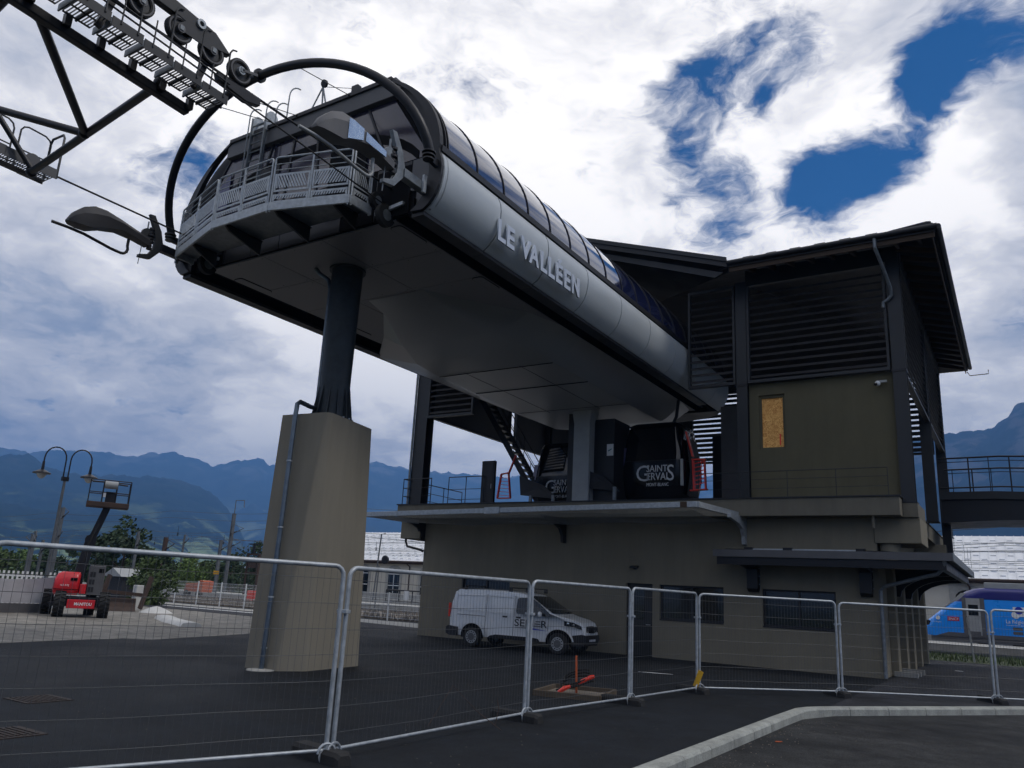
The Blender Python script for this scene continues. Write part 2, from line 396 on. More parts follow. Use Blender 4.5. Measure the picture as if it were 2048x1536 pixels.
# ---------------------------------------------------------------- terrain, ground, mountains
def sheet(poly, z, thick, name, mat):
    return structure(MB().prism([(x, y, z-thick) for x, y in poly], (0, 0, thick)), name, mat, smooth=False)
BIG = 9000
structure(MB().add([(-BIG,-BIG,-.3),(BIG,-BIG,-.3),(BIG,BIG,-.3),(-BIG,BIG,-.3)], [(0,1,2,3)]), 'ground', GRASSM, smooth=False, weld=False, recalc=False)
KL = [(-3.9,-12),(-3.9,15.9),(-3.86,16.45),(-3.70,16.95),(-3.42,17.42),(12.6,39.6)]     # kerb line, outer edge
sheet([(-110,-12)]+KL+[(12.6,47.5),(-110,47.5)], 0.0, .25, 'forecourt_base', ASPHALT)
sheet([(-70,-12),(-23,-12),(-21.3,10.2),(-21.8,12.2),(-22.0,14.0),(-21.4,14.6),(-22.9,19.2),(-24.6,23.0),(-28,27.2),(-33.5,28.2),(-70,29.2)], .006, .02, 'gravel_lot', LOT)
sheet([(-33.5,28.6),(-26.6,27.2),(-23.0,29.2),(-23.0,34.7),(-70,34.7),(-70,29.6)], .005, .02, 'service_road', ASPHALT_OLD)
sheet([(-33.0,31.2),(-70,30.4),(-70,30.75),(-33.0,31.6)], .012, .02, 'road_edge_line', WHITE_DULL)
sheet([(-23.2,30.6),(-34.0,32.6),(-70,33.0),(-70,34.7),(-23.2,34.7)], .010, .02, 'pavement', CONC)
sheet([(-3.45,17.44),(-3.5,26.2),(-3.5,43),(12.4,43),(12.4,39.4)], .006, .02, 'side_pavement', ASPHALT_OLD)
sheet([(-3.7,-12),(-3.7,16),(-3.3,17.2),(13,39.8),(60,39.8),(60,-12)], -.13, .1, 'road', ROAD)
sheet([(-1.2,7.2),(-.35,12.4),(.9,14.4),(3.5,15.5),(8,15),(8,5)], -.126, .05, 'road_patch', ROAD_L)
sheet([(-6.5,40.2),(-6.3,47.6),(30,47.6),(30,40.2)], .012, .05, 'grass_verge', GRASSM)
sheet([(-110,36.4),(-23,36.4),(-23,47.6),(-110,47.6)], .012, .05, 'dry_verge', EARTH)
sheet([(-130,47.5),(60,47.5),(60,96),(-130,96)], -.05, .3, 'railway_bed', EARTH)
def platform(y0, y1, x0, x1, zt):
    p = structure(MB().box(x0, x1, y0, y1, -.05, zt), 'platform', CONC, smooth=False)
    e = MB().box(x0, x1, y0-.02, y0+.35, zt+.002, zt+.02).build('platform_edge', PALE_CONC, p)
    w = MB().box(x0, x1, y0+.8, y0+.95, zt+.002, zt+.012).build('platform_line', WHITE_DULL, p)
platform(50.2, 55.5, -120, 40, .42)
platform(70.5, 75, -120, 40, .45)
for yy in (48.6, 57.2, 60.8, 64.3, 67.6):
    m = MB()
    for dy in (-.72, .72): m.box(-130, 60, yy+dy-.035, yy+dy+.035, -.05, .12)
    tr = structure(m, 'railway_track', CATENARY, smooth=False)
    s_ = MB()
    for k in range(190): s_.box(-130+k*1.0, -129.76+k*1.0, yy-1.25, yy+1.25, -.06, .0)
    s_.build('sleeper', CONC, tr, smooth=False, kind='stuff')

# grass tufts along the edges
def tufts(name, pts, mat, hmin, hmax, n):
    m = MB(); rnd = random.Random(len(pts)+n)
    for _ in range(n):
        x0, x1, y0, y1 = rnd.choice(pts)
        x = rnd.uniform(x0, x1); y = rnd.uniform(y0, y1); h = rnd.uniform(hmin, hmax); a = rnd.uniform(0, 6.28); w = h*.12
        dx, dy = math.cos(a), math.sin(a)
        m.add([(x-dx*w, y-dy*w, .01), (x+dx*w, y+dy*w, .01), (x+dy*h*.5*rnd.uniform(-1,1), y+dx*h*.5*rnd.uniform(-1,1), h)], [(0,1,2)])
    o = m.build(name, mat, smooth=False, recalc=False, weld=False); tag(o, name.replace('_', ' ')+' growing in patches by the railway', 'grass', kind='stuff')
tufts('rough_verge_grass', [(-6.4,25,40.4,47.4)], LEAF, .05, .26, 7000)
tufts('dry_weeds', [(-60,-24,35.8,37.2),(-60,-24,41,47)], EARTH, .1, .45, 5000)

# mountains: height fields between a foot and a sky line
def ridge_el(tab, a):
    if a <= tab[0][0]: return tab[0][1]
    for (a0, e0), (a1, e1) in zip(tab, tab[1:]):
        if a <= a1: return e0+(e1-e0)*(a-a0)/(a1-a0)
    return tab[-1][1]
def mountain(name, tab, a0, a1, d0, d1, mat, na=420, nd=46, rough=.10, seed=0, jag=.05):
    vs, fs = [], []
    for i in range(na+1):
        a = a0+(a1-a0)*i/na; el = ridge_el(tab, a)
        zr = d1*math.tan(R(max(el, -.4)))+1.84
        sa, ca = math.sin(R(a)), math.cos(R(a))
        for j in range(nd+1):
            t = j/nd
            d = d0+(d1-d0)*min(t*1.18, 1.18)
            tt = min(t*1.18, 1.0)
            x, y = sa*d, ca*d
            p = Vector((x, y, seed*97.0))/(d1*.11)
            nz = noise.fractal(p, .9, 2.1, 7)
            rd = 1-abs(noise.fractal(p*1.7+Vector((5,3,1)), 1.0, 2.0, 5))*1.6
            z = zr*(tt**1.25)
            z += zr*rough*(nz*.8+rd*.5-.25)*math.sin(math.pi*min(tt, 1)**.8)*1.2
            z += zr*jag*noise.fractal(p*9, .6, 2.2, 6)*tt*.42
            if t*1.18 > 1: z -= zr*(t*1.18-1)*3.2
            vs.append((x, y, max(z, -20) if d > d0*1.02 else -3))
    for i in range(na):
        for j in range(nd):
            k = i*(nd+1)+j
            fs.append((k, k+nd+1, k+nd+2, k+1))
    m = MB(); m.v = [Vector(v) for v in vs]; m.f = fs
    return structure(m, name, mat, ang=80, weld=False, loc=(0,0,0))
def mount_mat(name, forest, meadow, rock, lo, hi, scale, meadow_amt):
    m = bpy.data.materials.new(name); m.use_nodes = True
    t = m.node_tree; n = t.nodes; l = t.links; b = n['Principled BSDF']; b.inputs['Roughness'].default_value = 1; b.inputs['Specular IOR Level'].default_value = .05
    tcn = n.new('ShaderNodeTexCoord')
    def nz(s, d=8, r=.6):
        k = n.new('ShaderNodeTexNoise'); l.new(tcn.outputs['Object'], k.inputs['Vector']); k.inputs['Scale'].default_value = s; k.inputs['Detail'].default_value = d; k.inputs['Roughness'].default_value = r; return k.outputs[0]
    def mr(v, a, c, d=0, e=1):
        k = n.new('ShaderNodeMapRange'); l.new(v, k.inputs[0]); k.inputs[1].default_value = a; k.inputs[2].default_value = c; k.inputs[3].default_value = d; k.inputs[4].default_value = e; return k.outputs[0]
    def mixn(f, a, c):
        k = n.new('ShaderNodeMix'); k.data_type = 'RGBA'; l.new(f, k.inputs[0])
        for q, s in ((a, 6), (c, 7)):
            if hasattr(q, 'links'): l.new(q, k.inputs[s])
            else: k.inputs[s].default_value = (*q, 1)
        return k.outputs[2]
    sp = n.new('ShaderNodeSeparateXYZ'); l.new(tcn.outputs['Object'], sp.inputs[0])
    fo = mixn(mr(nz(scale*6), .3, .7), tuple(c*.55 for c in forest), tuple(c*1.3 for c in forest))
    low = mr(sp.outputs[2], lo, hi, 1, 0)
    mk = n.new('ShaderNodeMath'); mk.operation = 'MULTIPLY'; l.new(mr(nz(scale*1.6), .60-meadow_amt, .66-meadow_amt), mk.inputs[0]); l.new(low, mk.inputs[1])
    c1 = mixn(mk.outputs[0], fo, mixn(mr(nz(scale*9), .35, .65), meadow, tuple(c*.5 for c in meadow)))
    hi_ = mr(sp.outputs[2], hi*1.1, hi*2.0); mk2 = n.new('ShaderNodeMath'); mk2.operation = 'MULTIPLY'
    l.new(mr(nz(scale*2.4), .5, .58), mk2.inputs[0]); l.new(hi_, mk2.inputs[1])
    l.new(mixn(mk2.outputs[0], c1, rock), b.inputs['Base Color'])
    return m
FAR = [(-130,6.5),(-71.01,6.73),(-66.13,7.08),(-64.5,6.93),(-62.08,7.42),(-58.87,7.47),(-57.71,7.81),(-56.18,7.96),(-54.54,7.6),(-53.7,7.38),(-52.61,7.77),(-51.48,7.99),(-50.85,8.26),(-50.39,8.1),(-50.08,7.78),(-47.94,8.16),(-42.47,8.6),(-39.62,8.3),(-33.59,8.2),(-25,8.4),(-15.72,9.0),(0,9),(60,8)]
MID = [(-130,5),(-80,5.2),(-70.76,5.46),(-66.02,6.51),(-65.27,6.73),(-64.47,6.75),(-63.7,6.26),(-62.4,5.94),(-60.41,6.02),(-58.65,6.11),(-56.39,6.29),(-55.43,6.12),(-54.28,5.84),(-53.27,5.43),(-52.35,4.66),(-51.76,3.87),(-50.94,2.58),(-50.13,1.3),(-48,.1),(-45,-.4)]
FOOT = [(-130,3),(-70.4,3.64),(-65.52,3.73),(-62.82,3.54),(-61.42,3.46),(-59.45,3.7),(-57.97,3.68),(-56.39,3.16),(-55.03,2.29),(-53.66,1.4),(-51.96,.6),(-49,-.3)]
RIGHT = [(-30,-.3),(-24,3),(-18,7.6),(-12.41,9.57),(-9.18,10.53),(-6.1,10.94),(-3.73,11.39),(-1.89,11.48),(-.78,11.58),(-.19,12.13),(.54,12.78),(1.04,13.11),(2.51,14.28),(5.18,15.74),(9.74,15.61),(20,14),(60,12)]
mountain('far_mountain_range', FAR, -130, 60, 3600, 6500, mount_mat('far_mountain', (.035,.05,.045), (.24,.28,.16), (.22,.22,.22), 200, 560, .0016, .05), na=900, seed=1, jag=.055)
mountain('middle_mountain', MID, -130, -45.2, 1900, 3700, mount_mat('middle_mountain', (.016,.028,.024), (.26,.33,.15), (.06,.07,.06), 60, 280, .003, .085), na=560, seed=2, jag=.06)
mountain('wooded_foothill', FOOT, -130, -49.2, 1500, 2500, mount_mat('foothill', (.012,.022,.016), (.28,.36,.14), (.04,.05,.04), 10, 130, .006, .085), na=420, seed=3, rough=.14)
mountain('wooded_mountain', RIGHT, -30, 60, 1500, 3600, mount_mat('right_mountain', (.012,.02,.018), (.08,.11,.05), (.07,.07,.075), 20, 220, .003, .0), na=460, seed=4)
# village houses on the slopes (pale dots)
hv = random.Random(5); hm = MB()
for _ in range(260):
    a = R(hv.uniform(-66, -50.0)); d = hv.uniform(1530, 2050); x, y = math.sin(a)*d, math.cos(a)*d
    z = hv.uniform(-2, 3)+(d-1540)*.055; w = hv.uniform(2.5, 5)
    hm.box(x-w/2, x+w/2, y-w/2, y+w/2, z-4, z+hv.uniform(1.5, 3))
o = hm.build('village', PALE_CONC, smooth=False, weld=False); tag(o, 'scattered pale village houses at the foot of the blue mountains', 'village', kind='stuff')
# ---------------------------------------------------------------- gondola station hood
CX = -14.15
st = thing('gondola_station', 'long grey gondola station hood with raised LE VALLÉEN letters, carried by the steel column', 'gondola station', (CX, 11.6, 9.6))
Y0, Y1, PW = 11.63, 31.2, 2.26
SIDE = [(4.12, 9.62), (4.28, 9.74), (4.42, 9.92), (4.50, 10.12), (4.545, 10.35), (4.55, 10.55), (4.52, 10.74), (4.44, 10.92)]
def side_strip(s, y0, y1, prof, th):
    m = MB()
    outer = [(CX+s*x, z) for x, z in prof]; inner = [(CX+s*(x-th), z) for x, z in prof]
    loop = outer + inner[::-1]
    m.prism([(x, y0, z) for x, z in loop], (0, y1-y0, 0))
    return m
for s in (1, -1):
    first = side_strip(s, Y0+.02, Y0+PW-.02, SIDE, .04).build('side_panel', SILVER, st, ang=30)
    for k in range(1, 8): copy_part(first, (0, k*PW, 0))
    side_strip(s, Y0+8*PW+.012, Y1, SIDE, .04).build('side_panel', SILVER, st, ang=30)
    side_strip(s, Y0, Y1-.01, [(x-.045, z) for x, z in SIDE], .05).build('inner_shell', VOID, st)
    lip = MB().box(*sorted((CX+s*3.78, CX+s*4.11)), Y0+.01, Y0+PW-.01, 9.53, 9.612).build('bottom_lip', CHAR, st, smooth=False)
    for k in range(1, 8): copy_part(lip, (0, k*PW, 0))
    MB().box(*sorted((CX+s*3.775, CX+s*3.81)), Y0+.01, Y1, 9.62, 10.0).build('track_channel_wall', VOID, st, smooth=False)
    MB().box(*sorted((CX+s*3.22, CX+s*3.26)), Y0+.15, Y1, 9.66, 10.0).build('track_channel_wall', VOID, st, smooth=False)
    # coupling track seen inside the slot
    MB().box(*sorted((CX+s*3.40, CX+s*3.48)), Y0+.2, Y1, 9.80, 9.9).build('guide_rail', BLACK_STEEL, st, smooth=False)
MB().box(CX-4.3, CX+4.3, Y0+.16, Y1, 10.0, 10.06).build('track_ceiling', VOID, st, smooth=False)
# roof: curved glazing with ribs
def rprof(n=12):
    pts = []
    for i in range(n+1):
        a = R(2+(50.2-2)*i/n); pts.append((4.42*math.cos(a), 11.0+2.88*math.sin(a)))
    return pts
RP = rprof()
zt = RP[-1][1]; xt = RP[-1][0]
for s in (1, -1):
    MB().box(*sorted((CX+s*4.30, CX+s*4.47)), Y0+.02, Y1, 10.955, 11.10).build('eave_trim', CHAR, st, smooth=False)
    MB().box(*sorted((CX+s*4.28, CX+s*4.37)), Y0+.02, Y1, 10.90, 10.965).build('eave_gap', VOID, st, smooth=False)
    pane = MB().loft([[(CX+s*x, y, z) for x, z in RP]+[(CX+s*(x-.03), y, z-.02) for x, z in RP[::-1]] for y in (Y0+.30, Y0+.30+1.13-.05)]).build('roof_pane', TINT, st)
    rib = MB().loft([[(CX+s*x*1.006, y, 11+(z-11)*1.004) for x, z in RP]+[(CX+s*(x-.05), y, z-.04) for x, z in RP[::-1]] for y in (Y0+.262, Y0+.29)]).build('roof_rib', CHAR, st)
    for k in range(1, 17):
        copy_part(pane, (0, 1.13*k, 0)); copy_part(rib, (0, 1.13*k, 0))
MB().box(CX-xt, CX+xt, Y0+.2, Y1, zt-.05, zt+.02).build('roof_deck', CHAR, st, smooth=False)
# front ring following the outline
outl = [(x, z) for x, z in SIDE] + [(4.43, 11.0)] + [(x*1.008, 11+(z-11)*1.01) for x, z in RP]
inl = [(x-.34+.20*max(0, (z-11)/2), z if i > 2 else z+.03) for i, (x, z) in enumerate(outl)]
for s in (1, -1):
    m = MB()
    for (a, b, c_, d) in zip(outl, outl[1:], inl[1:], inl):
        m.prism([(CX+s*a[0], Y0-.06, a[1]), (CX+s*b[0], Y0-.06, b[1]), (CX+s*c_[0], Y0-.06, c_[1]), (CX+s*d[0], Y0-.06, d[1])], (0, .12, 0))
    m.build('front_ring', CHAR, st, ang=50)
    # side cheek plate beside the rope mouth
    MB().prism([(CX+s*4.20, Y0+.08, 9.66), (CX+s*4.30, Y0+.08, 10.0), (CX+s*4.34, Y0+.08, 10.6), (CX+s*4.2, Y0+.08, 10.98), (CX+s*3.62, Y0+.08, 10.98), (CX+s*3.62, Y0+.08, 10.25), (CX+s*3.80, Y0+.08, 10.2), (CX+s*3.80, Y0+.08, 9.75)], (0, .05, 0)).build('cheek_plate', GREY_D, st, smooth=False)
# front wall
FW = Y0+.10
fa = MB().box(CX-xt-.12, CX+xt+.12, FW-.13, FW+.12, 12.78, zt+.06).build('front_fascia', GREY_D, st, smooth=False, bevel=.012)
MB().box(CX-xt-.02, CX+xt+.02, FW-.18, FW-.10, zt-.02, zt+.08).build('fascia_cap', CHAR, st, smooth=False)
def hw(z): return xt+.05+(4.02-xt)*(12.78-z)/1.78     # half width of the glazed front at height z
nP = 7
for k in range(nP):
    f0, f1 = -1+2*k/nP, -1+2*(k+1)/nP
    g = .022
    poly = [(CX+hw(11.0)*f0+g, FW, 11.02), (CX+hw(11.0)*f1-g, FW, 11.02), (CX+hw(12.76)*f1-g, FW, 12.77), (CX+hw(12.76)*f0+g, FW, 12.77)]
    MB().prism(poly, (0, .03, 0)).build('front_window', GLASS_P, st, smooth=False)
    MB().prism([(CX+hw(11.0)*f0-.03, FW-.03, 11.0), (CX+hw(11.0)*f0+.03, FW-.03, 11.0), (CX+hw(12.76)*f0+.03, FW-.03, 12.78), (CX+hw(12.76)*f0-.03, FW-.03, 12.78)], (0, .06, 0)).build('mullion', CHAR, st, smooth=False)
    MB().box(CX-3.6+7.2*k/nP+.012, CX-3.6+7.2*(k+1)/nP-.012, FW-.01, FW+.03, 9.72, 10.99).build('front_panel', CHAR if k not in (5,) else VOID, st, smooth=False)
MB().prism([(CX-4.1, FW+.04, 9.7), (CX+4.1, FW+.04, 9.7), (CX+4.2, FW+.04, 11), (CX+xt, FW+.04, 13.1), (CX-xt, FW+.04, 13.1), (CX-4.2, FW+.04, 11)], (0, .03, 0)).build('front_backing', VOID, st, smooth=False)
for s in (1, -1):
    cheek = [(CX+s*x, FW+.06, z) for x, z in outl[1:]]
    for i in range(len(cheek)-1):
        p, q = cheek[i], cheek[i+1]
        MB().prism([p, q, (CX+s*xt*.6, FW+.06, q[2]), (CX+s*xt*.6, FW+.06, p[2])], (0, .03, 0)).build('front_cheek', CHAR, st, smooth=False) if i % 1 == 0 else None
# curved dark girder just behind the glass shows as a band
m = MB(); gp = [(CX+4.0*math.cos(R(a)), FW-.012, 10.6+1.75*math.sin(R(a))) for a in range(20, 165, 8)]
for p, q in zip(gp, gp[1:]): m.bar(p, q, .02, .22, up=(0,1,0)) if False else m.prism([p, q, (q[0], q[1], q[2]-.24), (p[0], p[1], p[2]-.24)], (0, .008, 0))
m.build('girder_band', VOID, st, smooth=False)
# tinted oblique panes at the left shoulder
for (a, b, c_, d) in [((-3.55, 11.3), (-2.75, 11.3), (-2.75, 12.35), (-3.25, 11.9)), ((-3.95, 10.75), (-3.55, 10.75), (-3.55, 11.2), (-3.8, 11.05))]:
    MB().prism([(CX+p[0], FW-.05, p[1]) for p in (a, b, c_, d)], (0, .02, 0)).build('blue_tinted_pane', M('blue_tinted_pane', (.03, .035, .12), .12, 0, .1, 1) if 'blue_tinted_pane' not in bpy.data.materials else bpy.data.materials['blue_tinted_pane'], st, smooth=False)
# service door on the platform
MB().box(CX-1.75, CX-.85, FW-.045, FW-.01, 10.12, 12.1).build('service_door', CHAR, st, smooth=False, bevel=.01)
MB().box(CX+1.0, CX+2.2, FW-.05, FW-.015, 10.1, 12.0).build('doorway_shade_plate', VOID, st, smooth=False)  # dark plate on the wall paints the shade of an open doorway
# mouth machinery: wheels and struts in both rope openings
for s in (1, -1):
    for k, (dx, dz, r) in enumerate([(3.05, 9.72, .26), (3.25, 10.72, .16), (2.75, 10.15, .20)]):
        w = MB().disc((CX+s*dx, FW-.14, dz), (1, 0, 0), r, .12, 20).build('guide_wheel', RUBBER, st)
        MB().disc((CX+s*dx, FW-.14, dz), (1, 0, 0), r*.5, .15, 14).build('hub', GALV_OLD, w)
    MB().box(*sorted((CX+s*2.62, CX+s*3.58)), FW-.02, FW+.02, 9.72, 10.9).build('mouth_shade_plate', VOID, st, smooth=False)  # flat near-black plate paints the shade inside the rope mouth
    MB().bar((CX+s*3.5, FW-.08, 9.95), (CX+s*2.7, FW-.08, 9.85), .06, .08).build('mouth_strut', GALV, st, smooth=False)
# soffit panels under the front half
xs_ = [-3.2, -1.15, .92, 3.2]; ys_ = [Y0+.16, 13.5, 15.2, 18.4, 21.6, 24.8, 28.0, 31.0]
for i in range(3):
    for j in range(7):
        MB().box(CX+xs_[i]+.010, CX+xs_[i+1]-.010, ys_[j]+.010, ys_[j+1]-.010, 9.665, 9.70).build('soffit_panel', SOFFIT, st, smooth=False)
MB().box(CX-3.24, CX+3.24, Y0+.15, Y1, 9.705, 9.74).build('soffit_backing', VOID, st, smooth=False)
def rrect(x0, x1, y0, y1, z, r, n=4):
    pts = []
    for cx, cy, a in ((x1-r, y1-r, 0), (x0+r, y1-r, 90), (x0+r, y0+r, 180), (x1-r, y0+r, 270)):
        pts += [(cx+r*math.cos(R(a+90*i/n)), cy+r*math.sin(R(a+90*i/n)), z) for i in range(n+1)]
    return pts
for x0, x1, y0, y1 in ((2.82, 3.16, 12.0, 13.0), (2.82, 3.16, 15.2, 16.1), (-3.16, -2.82, 12.5, 13.6), (-3.16, -2.82, 16.6, 17.7)):
    h_ = MB().prism(rrect(CX+x0, CX+x1, y0, y1, 9.652, .09), (0, 0, .016)).build('access_hatch', VOID, st, smooth=False)
    MB().prism(rrect(CX+x0+.015, CX+x1-.015, y0+.015, y1-.015, 9.644, .08), (0, 0, .010)).build('hatch_cover', SOFFIT, h_, smooth=False)
# lowered machinery hull
def hull_ring(y, lt, lb, rb, rt, zb, zl=9.56):      # left top, left bottom, right bottom, right top offsets from the axis
    k = max(.02, 9.66-zb)
    return [(CX+rt, y, 9.664), (CX+rb+(rt-rb)*.55, y, zb+k*.42), (CX+rb+(rt-rb)*.22, y, zb+k*.13), (CX+rb, y, zb),
            (CX+lb, y, zb), (CX+lb-.06, y, zb+.012), (CX+lt, y, min(9.66, zl)), (CX+lt, y, 9.664)]
HR = [(15.3, -.80, -.75, 1.15, 1.2, 9.655, 9.66), (16.1, -.95, -.80, 1.25, 1.6, 9.50, 9.655), (18.0, -2.6, -1.7, 1.6, 2.9, 9.22, 9.64), (19.4, -4.06, -2.25, 2.0, 3.22, 9.08, 9.55),
      (20.6, -4.06, -2.3, 2.2, 3.22, 9.0, 9.53), (26.5, -4.06, -2.5, 2.3, 3.22, 8.92, 9.53), (29.4, -4.0, -2.5, 2.3, 3.22, 8.92, 9.53), (30.8, -3.6, -2.1, 2.0, 3.0, 9.12, 9.56), (31.5, -2.8, -1.7, 1.6, 2.6, 9.5, 9.62)]
for (a_, b_) in zip(HR, HR[1:]):       # facet by facet, as the shell is folded
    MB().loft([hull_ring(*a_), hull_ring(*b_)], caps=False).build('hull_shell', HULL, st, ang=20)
for (x0, x1, y) in ((-2.38, 2.25, 23.0), (-2.5, 2.3, 26.2), (-2.3, 2.2, 20.65)):
    MB().box(CX+x0, CX+x1, y-.008, y+.008, 8.915+.03*(26.2-y)/3.2, 8.99).build('hull_seam', VOID, st, smooth=False)
for x in (CX-1.2, CX+1.0):
    MB().prism([(x-.007, 20.6, 8.994), (x+.007, 20.6, 8.994), (x+.007, 26.5, 8.914), (x-.007, 26.5, 8.914)], (0, 0, .02)).build('hull_seam', VOID, st, smooth=False)
m = MB()
for j in range(7):
    for i in range(3):
        for (fx, fy) in ((.06, .06), (.94, .06), (.06, .94), (.94, .94), (.5, .06), (.5, .94)):
            m.cyl((CX+xs_[i]+(xs_[i+1]-xs_[i])*fx, ys_[j]+(ys_[j+1]-ys_[j])*fy, 9.658), (CX+xs_[i]+(xs_[i+1]-xs_[i])*fx, ys_[j]+(ys_[j+1]-ys_[j])*fy, 9.668), .016, 6)
m.build('soffit_screws', GREY_D, st, smooth=False)
# rear end cap, rounded
cap = []
for yy, k in ((Y1, 1.0), (31.9, .93), (32.4, .78), (32.7, .5)):
    cap.append([(CX+x*k, yy, z) for x, z in SIDE]+[(CX-x*k, yy, z) for x, z in SIDE[::-1]])
MB().loft(cap).build('rear_cap', CHAR, st)
# hoop in front of the hood
hp = []
for i in range(41):
    a = R(180*i/40); x = CX+4.42*math.cos(a); z = 10.75+2.62*math.sin(a)
    hp.append((x, 11.30-.45*(z-10.75), z))
MB().tube(hp, .102, 14).build('hoop', BLACK_STEEL, st, ang=60)
for s in (1, -1):
    for k in range(3):
        MB().disc((CX+s*4.42, 11.28, 10.72-.08*k), (0, 0, 1), .15-.015*k, .03, 14).build('hoop_flange', BLACK_STEEL, st)
    MB().bar((CX+s*4.42, 11.3, 10.62), (CX+s*4.40, FW, 10.6), .10, .16).build('hoop_bracket', BLACK_STEEL, st, smooth=False)
MB().disc((CX, 11.30-.45*2.62, 13.37), (1, 0, 0), .165, .07, 16).build('hoop_joint', BLACK_STEEL, st)
for hx, rx in ((1.2, .25), (2.0, 1.6), (-.2, -1.3)):
    pass
def on_hoop(x):
    c_ = (x-CX)/4.42; z = 10.75+2.62*math.sqrt(max(0, 1-c_*c_)); return Vector((x, 11.30-.45*(z-10.75), z))
for hx, fx in ((-15.25, -14.35), (-15.85, -15.1), (-13.0, -12.6)):
    p = on_hoop(hx); q = Vector((fx, FW-.05, zt+.02))
    sc_ = MB().tube([p, q], .011, 5).build('stay_cable', WIRE, st)
    MB().tube([p+(q-p)*.0, p+(q-p)*.09], .035, 8).build('turnbuckle', BLACK_STEEL, sc_)
    MB().tube([p+(q-p)*.90, p+(q-p)*.98], .032, 8).build('turnbuckle', BLACK_STEEL, sc_)
# roof ladder with tall hoop rails
for dx in (-.36, .16):
    MB().bar((CX-1.55+dx, FW-.22, 11.15), (CX-1.55+dx, FW-.22, 13.62), .035, .09).build('ladder_stile', GALV_OLD, st, smooth=False)
for k in range(9):
    rg = MB().tube([(CX-1.92, FW-.22, 11.3+.26*k), (CX-1.38, FW-.22, 11.3+.26*k)], .018, 6)
    rg.build('rung', GALV_OLD, st)
for dx, top in ((-.42, 14.15), (.22, 14.2), (.62, 14.0), (1.05, 14.3)):
    b0 = 11.2 if dx < .3 else 13.2
    pts = [(CX-1.55+dx, FW-.30, b0), (CX-1.55+dx, FW-.30, top-.5)]
    for a in range(0, 91, 15):
        pts.append((CX-1.55+dx, FW-.30+.32*(1-math.cos(R(a))), top-.5+.38*math.sin(R(a))))
    MB().tube(pts, .018, 6).build('ladder_hoop_rail', GALV_OLD, st)
for dx in (-.36, .16):
    MB().prism([(CX-1.55+dx, FW-.24, 13.15)]+[(CX-1.55+dx, FW-.06+.18*math.cos(R(a)), 13.55+.2*math.sin(R(a))) for a in range(180, -1, -20)]+[(CX-1.55+dx, FW+.12, 13.15)], (.03, 0, 0)).build('ladder_top_plate', GALV, st)
MB().bar((CX-1.95, FW-.1, 13.5), (CX-1.35, FW-.1, 13.5), .06, .05).build('ladder_top_bar', GALV, st, smooth=False)
# small tripod with pulley and a floodlight on the roof edge
tp = Vector((CX+.30, FW+.05, 14.02))
m = MB()
for dx, dy in ((-.30, -.05), (.02, .1), (.30, .0)): m.tube([tp, (CX+.30+dx, FW+dy, zt)], .022, 6)
m.build('roof_tripod', GALV_OLD, st)
MB().disc(tp+V(.06, -.02, .06), (0, 1, .3), .10, .06, 14).build('pulley', BLACK_STEEL, st)
MB().tube([tp, (CX+2.2, FW, zt+.05)], .008, 5).build('pulley_rope', WIRE, st)
fl = MB().box(CX+1.55, CX+1.75, FW-.15, FW-.02, zt+.10, zt+.27).build('floodlight', BLACK_STEEL, st, smooth=False)
MB().bar((CX+1.65, FW-.05, zt), (CX+1.65, FW-.05, zt+.12), .04, .04).build('stem', BLACK_STEEL, fl, smooth=False)
# raised lettering on the side panels
lx = CX+4.575
def letter(ch, y, w, h=.53, z=9.79):
    me = text_mesh(ch, h/.73, .022, .022)
    xs = [v.co.x for v in me.vertices]; zs = [v.co.y for v in me.vertices if True]
    x0, x1 = min(xs), max(xs)
    for v in me.vertices:
        v.co = Vector((lx+v.co.z, y+(v.co.x-x0)/(x1-x0)*w, z+(v.co.y-0)))-ORG[st.name]
    me.materials.clear(); me.materials.append(LETTER); me.name = 'letter'
    o = bpy.data.objects.new('letter', me); C.objects.link(o); o.parent = st; ORG[o.name] = ORG[st.name]
for ch, y, w in (('L', 13.76, .33), ('E', 14.14, .33), ('V', 14.76, .46), ('A', 15.16, .48), ('L', 15.72, .33), ('L', 16.12, .33), ('É', 16.52, .34), ('E', 16.96, .34), ('N', 17.40, .42)):
    letter(ch, y, w)

# ---------------------------------------------------------------- column, pier, downpipe
PT = 5.66
col = thing('steel_column', 'round dark steel column bolted on the concrete pier under the hood', 'column', (-13.93, 13.4, PT))
prof = [(.50, 0), (.50, .05), (.41, .06), (.375, .6), (.37, 1.2), (.395, 3.95)]
MB().lathe((-13.93, 13.4, PT), prof, 36).build('shaft', COLUMN, col, ang=50)
MB().disc((-13.93, 13.4, 9.63), (0, 0, 1), .46, .05, 36).build('head_flange', COLUMN, col)
gus = MB().prism([(-13.54, 13.385, PT+.06), (-13.42, 13.385, PT+.06), (-13.545, 13.385, PT+.85)], (0, .03, 0)).build('gusset', COLUMN, col, smooth=False)
for k in range(1, 12):
    g = copy_part(gus, (0,0,0)); a = 2*math.pi*k/12
    g.matrix_local = Matrix.Rotation(a, 4, 'Z')
for k in range(16):
    a = 2*math.pi*(k+.5)/16
    MB().cyl((-13.93+.51*math.cos(a), 13.4+.51*math.sin(a), PT), (-13.93+.51*math.cos(a), 13.4+.51*math.sin(a), PT+.09), .022, 6).build('bolt', GALV, col)
MB().disc((-13.93, 13.4, PT+.022), (0, 0, 1), .56, .04, 36).build('base_flange', COLUMN, col)
pb = [(-14.30, 12.02), (-13.42, 12.13), (-13.10, 12.66), (-13.38, 14.60), (-14.35, 14.45)]
pt = [(-14.47, 12.33), (-13.14, 12.47), (-13.06, 12.58), (-13.45, 14.35), (-14.72, 14.15)]
m = MB(); rings = []
